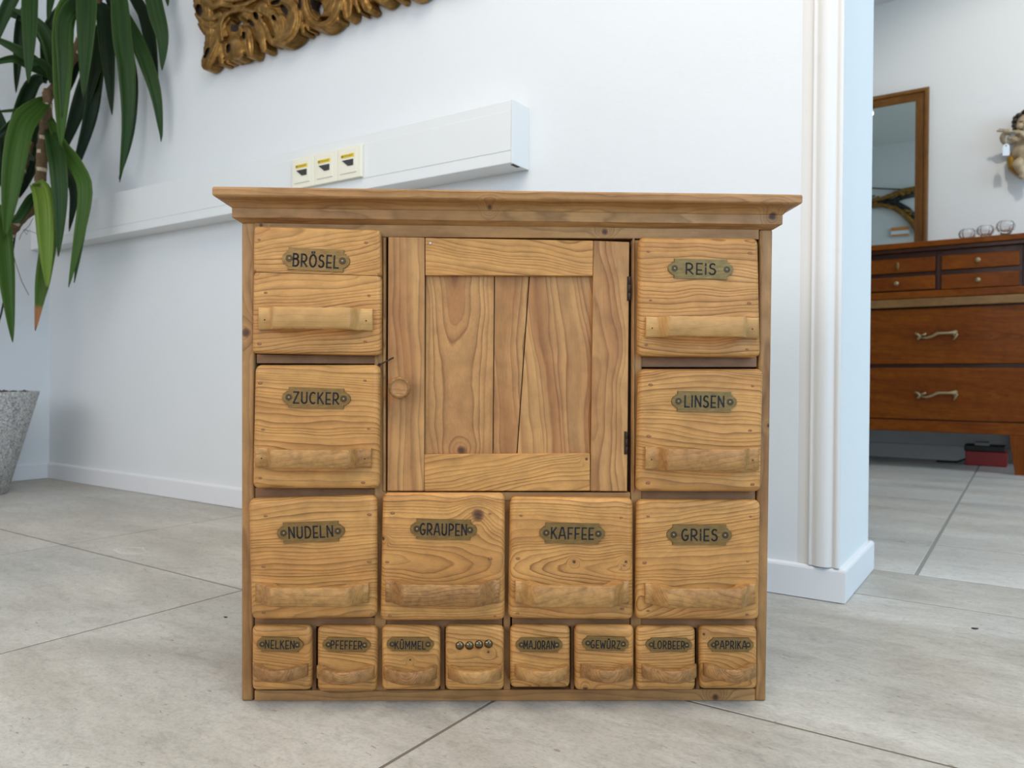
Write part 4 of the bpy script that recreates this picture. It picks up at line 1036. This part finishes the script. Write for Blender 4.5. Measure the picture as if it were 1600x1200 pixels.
for ya, ybx, hz in ((480, 569, 524), (574, 657, 616.5)):
    d = dbox('drawer', xl_ + .02, xr_ - .02, FY + .002, FY + .022, Z(ybx) + .002, Z(ya) - .002, 'cherry', .004, pith=(.012, .04), tilt=(.05, .08))
    d['label'] = 'wide lower drawer with two scrolled brass pulls'
    hx = Xf(1462.5, hz); scroll_pull(d, hx, on_y(1462, hz, FY).z); scroll_pull(d, xl_ + xr_ - hx, on_y(1462, hz, FY).z)
zl = Z(676)
for sx_, xo in ((1, xr_), (-1, xl_)):
    for y_ in (FY + .004, yb - .06):
        bm = bmesh.new(); a = Xf(1577, 680) if sx_ == 1 else xl_ + xr_ - Xf(1577, 680); b = Xf(1586, 742) if sx_ == 1 else xl_ + xr_ - Xf(1586, 742)
        top = [(a, y_), (xo - sx_ * .005, y_), (xo - sx_ * .005, y_ + .055), (a, y_ + .055)]
        bot = [(b, y_ + .004), (xo - sx_ * .012, y_ + .004), (xo - sx_ * .012, y_ + .04), (b, y_ + .04)]
        vt = [bm.verts.new((x - dl.x, y - dl.y, zl)) for x, y in top]; vb = [bm.verts.new((x - dl.x, y - dl.y, 0)) for x, y in bot]
        bm.faces.new(vt); bm.faces.new(vb[::-1])
        for k in range(4): bm.faces.new((vb[k], vb[(k + 1) % 4], vt[(k + 1) % 4], vt[k]))
        bmesh.ops.recalc_face_normals(bm, faces=bm.faces)
        o = link('leg', tomesh(bm, 'leg'), dr, ['cherry']); setwood(o, 'z', (.05, .02))
# mirror standing on the dresser
my = YF - .05
mr = on_y(1452, 135, my); mxr = mr.x; mzt = mr.z; mxl = mxr - .78
mir = empty('wall_mirror', ((mxl + mxr) / 2, my, zT), 'wood framed rectangular mirror standing on the dresser against the far wall', 'mirror')
def mloc(x, y, z): return Vector((x, y, z)) - mir.location
fwid = mxr - on_y(1429, 300, my).x
ix0, ix1, iz0, iz1 = mxl + fwid, mxr - fwid, zT + .002 + fwid * .75, mzt - fwid
def mitre(name, o4, i4, grain):
    bm = bmesh.new()
    pr = [(0, 0), (0, -.022), (.12, -.030), (.30, -.030), (.42, -.020), (.86, -.014), (.92, -.018), (1, -.016), (1, 0)]
    R_ = []
    for (oa, ia) in zip(o4, i4):
        R_.append([bm.verts.new(mloc(oa[0] * (1 - s) + ia[0] * s, my + .022 + dy, oa[1] * (1 - s) + ia[1] * s)) for s, dy in pr])
    for k in range(len(pr) - 1): bm.faces.new((R_[0][k], R_[0][k + 1], R_[1][k + 1], R_[1][k]))
    bmesh.ops.recalc_face_normals(bm, faces=bm.faces)
    o = link(name, tomesh(bm, name), mir, ['walnut']); setwood(o, grain, (.05, .02), (.02, .02))
oz0 = zT + .002
O_ = [(mxl, oz0), (mxr, oz0), (mxr, mzt), (mxl, mzt)]; I_ = [(ix0, iz0), (ix1, iz0), (ix1, iz1), (ix0, iz1)]
for k, gname in enumerate(('x', 'z', 'x', 'z')): mitre('frame_side', (O_[k], O_[(k + 1) % 4]), (I_[k], I_[(k + 1) % 4]), gname)
bm = bmesh.new(); bm_box(bm, mloc(ix0 - .004, my + .008, iz0 - .004), mloc(ix1 + .004, my + .012, iz1 + .004))
link('mirror_glass', tomesh(bm, 'mirror_glass'), mir, ['mirror'])
bm = bmesh.new(); bm_box(bm, mloc(mxl + .01, my + .0125, oz0), mloc(mxr - .01, my + .022, mzt - .01))
link('backing_board', tomesh(bm, 'backing_board'), mir, ['dark'])
# what the mirror shows: things on the far side of the back wall
def refl(px, py, yplane):                     # hit the mirror, bounce, meet the plane
    ymir = my + .008; p = on_y(px, py, 2 * ymir - yplane); return Vector((p.x, yplane, p.z))
g0 = refl(1390, 320, YB + .03)
bm = bmesh.new()
def rt_(pts, r): bm_tube(bm, [refl(x, y, YB + .03) - g0 for x, y in pts], r, 8)
rt_([(1330, 322), (1355, 314), (1375, 312), (1392, 306), (1410, 299), (1432, 295), (1460, 300)], [.02, .024, .02, .022, .026, .03, .03])
rt_([(1330, 318), (1355, 322), (1380, 321), (1398, 325), (1412, 334), (1426, 347), (1440, 368), (1452, 400)], [.02, .022, .022, .024, .026, .03, .035, .04])
rn = random.Random(5)
for i in range(70):
    s = rn.random(); x = 1335 + 110 * s; y = (314 - 18 * s if rn.random() < .5 else 320 + 40 * max(0, s - .35) ** 1.3) + rn.uniform(-3, 3)
    bm_ball(bm, refl(x, y, YB + .03) - g0 + Vector((0, rn.uniform(-.005, .02), 0)), rn.uniform(.010, .02), (1.4, .8, .8), 0, 1)
bm_tube(bm, [refl(x, y, YB + .022) - g0 for x, y in [(1340, 319), (1370, 317), (1395, 314), (1412, 308), (1435, 303)]], .022, 8, 1)
bm_tube(bm, [refl(x, y, YB + .022) - g0 for x, y in [(1385, 316), (1402, 319), (1418, 328), (1435, 345)]], .028, 8, 1)
bm_tube(bm, [refl(x, y, YB + .022) - g0 for x, y in [(1340, 293), (1390, 295), (1440, 298)]], .006, 6, 1)
link('wall_ornament', tomesh(bm, 'wall_ornament'), None, ['gilt', 'blackplastic'], label='gilded ornate curved frame seen reflected in the mirror over the dresser', cat='frame', loc=g0)
g1 = refl(1406, 362, YB + .03)
sg = empty('framed_print', g1, 'small orange and white striped print seen reflected low in the mirror', 'print')
a = (refl(1392, 362, YB) - refl(1420, 362, YB)).length / 2; hh_ = (refl(1400, 355, YB) - refl(1400, 369, YB)).length / 2
bm = bmesh.new(); bm_box(bm, (-a, -.03, -hh_), (a, -.006, hh_), .002, 1); link('board', tomesh(bm, 'board'), sg, ['paper'])
bm = bmesh.new(); bm_box(bm, (-a, -.006, hh_ * .3), (a, -.003, hh_)); bm_box(bm, (-a, -.006, -hh_), (a, -.003, -hh_ * .55)); link('orange_band', tomesh(bm, 'orange_band'), sg, ['orange'])
# ceiling spotlights
def spot(x, y, label, tgt, power):
    s = empty('ceiling_spotlight', (x, y, ZC), label, 'spotlight', 'ceiling spotlights of the far room')
    d = (Vector(tgt) - Vector((x, y, ZC - .06))).normalized(); c = Vector((0, 0, -.06))
    bm = bmesh.new(); bm_tube(bm, [(0, 0, 0), (0, 0, -.012)], .035, 16); bm_tube(bm, [(0, 0, -.01), (0, 0, -.05)], .008, 8); link('mount', tomesh(bm, 'mount'), s, ['white_metal'])
    bm = bmesh.new(); bm_tube(bm, [c - d * .04, c + d * .03], [.025, .034], 16); link('lamp_head', tomesh(bm, 'lamp_head'), s, ['white_metal'])
    bm = bmesh.new(); bm_tube(bm, [c + d * .0305, c + d * .0315], .03, 16); link('bulb', tomesh(bm, 'bulb'), s, ['lampglow'])
    l = bpy.data.lights.new('spot_beam', 'SPOT'); l.energy = power; l.spot_size = math.radians(95); l.spot_blend = .6; l.shadow_soft_size = .01; l.color = (1, .93, .84)
    lo = bpy.data.objects.new('spot_beam', l); COL.objects.link(lo); lo.location = Vector((x, y, ZC - .06)) + d * .036
    lo.rotation_euler = d.to_track_quat('-Z', 'Y').to_euler(); return s
che = on_y(1600, 215, YF - .06)
spot(che.x + .24, YF - 1.27, 'white ceiling spotlight aimed at the cherub on the far wall', (che.x, YF, che.z), 34)
# where the lamp glints in the mirror's upper left
ymir = my + .008; dm = ray(1358, 178); th = (ymir / dm.y); pm = CAM + dm * th; d2 = Vector((dm.x, -dm.y, dm.z)); k2 = (ZC - .075 - pm.z) / d2.z; ps = pm + d2 * k2
spot(ps.x, ps.y, 'white ceiling spotlight glinting at the mirror corner', (ps.x + .2, YF, 1.0), 6)

# ------------------------------------------------------------------ glass candle holders on the dresser
for px, py, r, lab, foot in ((1511.5, 366.5, .041, 'clear glass ball candle holder on the dresser, nearest the mirror', 0), (1539.5, 361, .040, 'clear glass ball candle holder on the dresser, middle of three', 0), (1571, 354, .043, 'clear glass ball candle holder with a dark base on the dresser, beneath the cherub', 1)):
    yy = FY + (.06 if foot else .20); p = on_y(px, py, yy)
    for _ in range(12):                      # find the depth where the ball rests on the dresser top
        zc_ = zT + r * (1.02 if foot else .80); d = ray(px, py); tt = (zc_ - CAMH) / d.z; p = CAM + d * tt
    if not (FY + .02 < p.y < YF - .06): p = on_y(px, py, min(max(p.y, FY + .04), YF - .1))
    print('glass', px, p)
    g = empty('candle_holder', (p.x, p.y, zT), lab, 'candle holder', 'glass candle holders on the dresser')
    bt = .012 if foot else 0
    outp = [(r * .55, bt), (r * .62, bt + .002)] + [(r * math.cos(a), bt + r * .82 + r * .82 * math.sin(a)) for a in np.linspace(-.85, .95, 10)]
    inp = [(r * .80 * math.cos(a), bt + r * .90 + r * .66 * math.sin(a)) for a in np.linspace(1.0, -1.35, 10)]
    bm = bmesh.new(); bm_lathe(bm, outp + inp, 12, smooth=False); bmesh.ops.recalc_face_normals(bm, faces=bm.faces)
    link('glass_bowl', tomesh(bm, 'glass_bowl'), g, ['glass'])
    if foot:
        bm = bmesh.new(); bm_lathe(bm, [(r * .5, 0), (r * .5, .008), (r * .45, .0115)], 20); link('base', tomesh(bm, 'base'), g, ['blackplastic'])

# ------------------------------------------------------------------ red case under the dresser
rc = on_z(1540, 729); 
cs = empty('red_case', (rc.x, rc.y + .02, 0), 'low red and black plastic case on the floor under the dresser', 'case')
wd = (on_y(1574, 720, rc.y).x - on_y(1508, 720, rc.y).x) / 2; h1 = on_y(1540, 706, rc.y).z; h2 = on_y(1540, 693, rc.y).z
box('case_body', (-wd, -.0, 0), (wd, .16, h1), 'redcase', cs, .004)
box('case_lid', (-wd * 1.05, -.002, h1), (wd * .9, .15, h1 + (h2 - h1) * .7), 'blackplastic', cs, .004)
box('paper_slip', (-wd * .55, -.001, h1 + (h2 - h1) * .7), (wd * .15, .1, h2 + .004), 'greyplastic', cs, .002)
bm = bmesh.new(); bm_tube(bm, [(-wd, .02, .03), (-wd - .04, .03, .012), (-wd - .08, .06, .008), (-wd - .14, .05, .008)], .005, 8); link('cable', tomesh(bm, 'cable'), cs, ['blackplastic'])

# ------------------------------------------------------------------ cherub playing a flute
CK = FPX / ray0(1600, 215).y / (on_y(1600, 215, YF - .08).length / ray(1600, 215).length)   # px per metre there
ch = empty('cherub_figure', (on_y(1603, 215, YF - .08).x, YF - .002, on_y(1603, 215, YF - .08).z), 'ivory painted cherub figure with dark curls playing a flute, hung on the far wall', 'figurine')
k = 1 / CK
def C3(px, py, dep):
    p = on_y(px, py, YF - dep) - ch.location; return (p.x, p.y, p.z)     # dep = distance in front of the wall
joints = [('pel', 1604, 250, .045, 17), ('bel', 1602, 237, .055, 17.5), ('chest', 1603, 222, .055, 14.5), ('neck', 1603, 210, .06, 7), ('skull', 1604, 203, .065, 9),
          ('shl', 1592, 217, .06, 7), ('ell', 1570, 222, .09, 6.2), ('wrl', 1566, 212, .12, 4.6), ('hal', 1573, 207, .13, 4.2),
          ('shr', 1615, 217, .06, 7), ('elr', 1624, 226, .09, 6.2), ('wrr', 1606, 214, .135, 4.4), ('har', 1592, 208, .135, 4.2),
          ('hpl', 1595, 254, .05, 11), ('knl', 1590, 254, .11, 9), ('anl', 1600, 274, .09, 6), ('ftl', 1594, 280, .10, 4.5),
          ('hpr', 1613, 254, .05, 11), ('knr', 1624, 262, .10, 9), ('anr', 1618, 284, .07, 6), ('ftr', 1624, 291, .085, 4.5)]
ed = [('pel', 'bel'), ('bel', 'chest'), ('chest', 'neck'), ('neck', 'skull'), ('chest', 'shl'), ('shl', 'ell'), ('ell', 'wrl'), ('wrl', 'hal'), ('chest', 'shr'), ('shr', 'elr'), ('elr', 'wrr'), ('wrr', 'har'),
      ('pel', 'hpl'), ('hpl', 'knl'), ('knl', 'anl'), ('anl', 'ftl'), ('pel', 'hpr'), ('hpr', 'knr'), ('knr', 'anr'), ('anr', 'ftr')]
me = bpy.data.meshes.new('body'); nm_ = [j[0] for j in joints]
me.from_pydata([C3(*j[1:4]) for j in joints], [(nm_.index(a), nm_.index(b)) for a, b in ed], [])
o = link('body', me, ch, ['ivory']); m_ = o.modifiers.new('skin', 'SKIN'); m_.use_smooth_shade = True
for i, j in enumerate(joints):
    rr = j[4] * k * 1.02; me.skin_vertices[0].data[i].radius = (rr, rr); me.skin_vertices[0].data[i].use_root = (i == 0)
o.modifiers.new('sub', 'SUBSURF').levels = 2; o.modifiers['sub'].render_levels = 2
bm = bmesh.new(); hc = Vector(C3(1604, 193, .085)); hr = 15 * k
bm_ball(bm, hc, hr, (.92, .95, 1.05), 0, 3)
bm_ball(bm, hc + Vector((-.006, -hr * .86, -hr * .15)), hr * .20, (.7, 1, .9), 0, 2)          # nose
for s_ in (-1, 1):
    bm_ball(bm, hc + Vector((s_ * hr * .48, -hr * .62, -hr * .35)), hr * .40, (1, .8, 1), 0, 2)   # cheeks
    bm_ball(bm, hc + Vector((s_ * hr * .36 - .003, -hr * .84, hr * .10)), hr * .15, (1.2, .5, .7), 0, 2)   # eyelids
    bm_ball(bm, hc + Vector((s_ * hr * .92, 0, -hr * .1)), hr * .22, (.5, .8, 1.2), 0, 2)
bm_ball(bm, hc + Vector((-.003, -hr * .82, -hr * .78)), hr * .26, (1, .8, .8), 0, 2)           # chin
link('head', tomesh(bm, 'head'), ch, ['ivory'])
bm = bmesh.new()
bm_tube(bm, [hc + Vector((-hr * .22, -hr * .93, -hr * .48)), hc + Vector((hr * .12, -hr * .95, -hr * .48))], .0035, 8)
for s_ in (-1, 1): bm_tube(bm, [hc + Vector((s_ * hr * .36 - .003 + q * hr * .15, -hr * (.93 - abs(q) * .04), hr * .06)) for q in (-1, 0, 1)], .0016, 6)
link('face_paint', tomesh(bm, 'face_paint'), ch, ['hair'])
bm = bmesh.new(); rn = random.Random(9)
for i in range(90):
    a = rn.uniform(0, 6.28); e = rn.uniform(-.55, 1.5)
    v = Vector((math.cos(a) * math.cos(e), math.sin(a) * math.cos(e), math.sin(e)))
    if v.y < -.45 and v.z < .55: continue
    bm_ball(bm, hc + Vector((v.x * hr * 1.03, v.y * hr * 1.0, v.z * hr * 1.08 + hr * .12)), hr * rn.uniform(.22, .36), (1, 1, .8), 0, 2)
link('hair', tomesh(bm, 'hair'), ch, ['hair'])
bm = bmesh.new(); bm_tube(bm, [C3(1557.5, 204.5, .145), C3(1575, 205, .145), C3(1600, 206.5, .140), C3(1616, 207, .137)], [.006, .0065, .0075, .008], 10)
for q in (1562, 1565, 1568): bm_ball(bm, C3(q, 201.8, .147), .004, (1, 1, .6), 1, 1)
link('flute', tomesh(bm, 'flute'), ch, ['ivory', 'hair'])
bm = bmesh.new()
for hx, hy, s_ in ((1574, 206, 1), (1591, 207.5, 1)):
    for q in range(4):
        fx = hx - 4 + q * 2.5; ln = (1, 1.15, 1.1, .85)[q]
        bm_tube(bm, [C3(fx, hy + 4, .128), C3(fx, hy + 1.5, .150), C3(fx + .2, hy - 2.0 * ln, .158), C3(fx + .3, hy - 3.8 * ln, .148)], [.0042, .0042, .0038, .003], 7)
    bm_tube(bm, [C3(hx + 3.5, hy + 5, .13), C3(hx + 5.5, hy + 2, .138), C3(hx + 5, hy - 1.5, .134)], [.005, .0045, .0035], 7)
link('fingers', tomesh(bm, 'fingers'), ch, ['ivory'])
bm = bmesh.new()
bm_tube(bm, [C3(1586, 236, .03), C3(1580, 248, .04), C3(1583, 260, .05), C3(1594, 268, .05), C3(1608, 268, .05), C3(1622, 258, .045), C3(1628, 244, .03)], [.012, .022, .026, .026, .026, .024, .012], 10)
bm_tube(bm, [C3(1580, 246, .05), C3(1584, 256, .065), C3(1596, 263, .07)], [.008, .012, .010], 8)
link('gold_cloth', tomesh(bm, 'gold_cloth'), ch, ['gold'])
bm = bmesh.new(); bm_tube(bm, [C3(1603, 235, .0), C3(1603, 235, .04)], .02, 10); link('wall_hook', tomesh(bm, 'wall_hook'), ch, ['rust'])
# price tag hanging from the hand
tp = Vector(C3(1572.3, 213, .15)) + ch.location
tg = empty('price_tag', tp, 'small blank white price tag hanging from the cherub on a thread', 'tag')
bm = bmesh.new(); bm_tube(bm, [(0, 0, 0), (0, 0, -13 * k)], .0009, 6); link('thread', tomesh(bm, 'thread'), tg, ['paper'])
bm = bmesh.new(); P_ = [(-4.4, -15), (-1.8, -11.2), (1.8, -11.2), (4.6, -15), (4.6, -29.5), (-4.4, -29)]
fr = [bm.verts.new((x * k, -.0005, z * k)) for x, z in P_]; bk = [bm.verts.new((x * k, .0005, z * k)) for x, z in P_]
bm.faces.new(fr); bm.faces.new(bk[::-1])
for q in range(6): bm.faces.new((bk[q], bk[(q + 1) % 6], fr[(q + 1) % 6], fr[q]))
bmesh.ops.recalc_face_normals(bm, faces=bm.faces); link('card', tomesh(bm, 'card'), tg, ['paper'])
bm = bmesh.new(); bm_lathe(bm, [(.004, .0006), (.0022, .0009)], 10, 'y', (0, 0, -14.2 * k)); link('eyelet', tomesh(bm, 'eyelet'), tg, ['brass_dk'])

bm = bmesh.new(); q0 = on_z(205, 860)
for dr_, ph_ in ((0, 0), (.004, 1.2)):
    pts_ = []
    for k_ in range(22):
        a_ = k_ / 21 * 5.6 + ph_; e_ = on_z(205 + (26 - dr_ * 900) * math.cos(a_) + 2 * math.sin(a_ * 5), 860 + (5.5 - dr_ * 300) * math.sin(a_)) - q0
        pts_.append((e_.x, e_.y, 0))
    bm_tube(bm, pts_, .0016, 6)
for v_ in bm.verts: v_.co.z = .0002 if v_.co.z > 0 else 0
o = link('scuff_mark', tomesh(bm, 'scuff_mark'), floor, ['scuff']); o.location = (q0.x, q0.y, 0.0001)
# ------------------------------------------------------------------ crumbs on the floor
for px, py, s_, lab in ((1522, 983, .0045, 'small dark crumb on the floor tiles right of the cabinet'), (352, 965, .0035, 'tiny dark crumb on the floor tiles left of the cabinet')):
    p = on_z(px, py); bm = bmesh.new(); bm_ball(bm, (0, 0, s_ * .3), s_, (1.2, .6, .35), 0, 1); bm_ball(bm, (s_, s_ * .3, s_ * .4), s_ * .5, (1.4, .6, .5), 0, 1)
    for v in bm.verts: v.co.z = max(v.co.z, 0)
    link('crumb', tomesh(bm, 'crumb'), None, ['bug'], label=lab, cat='crumb', loc=p)
print('objects', len(bpy.data.objects), 'tris~', sum(len(m.polygons) for m in bpy.data.meshes) * 2)
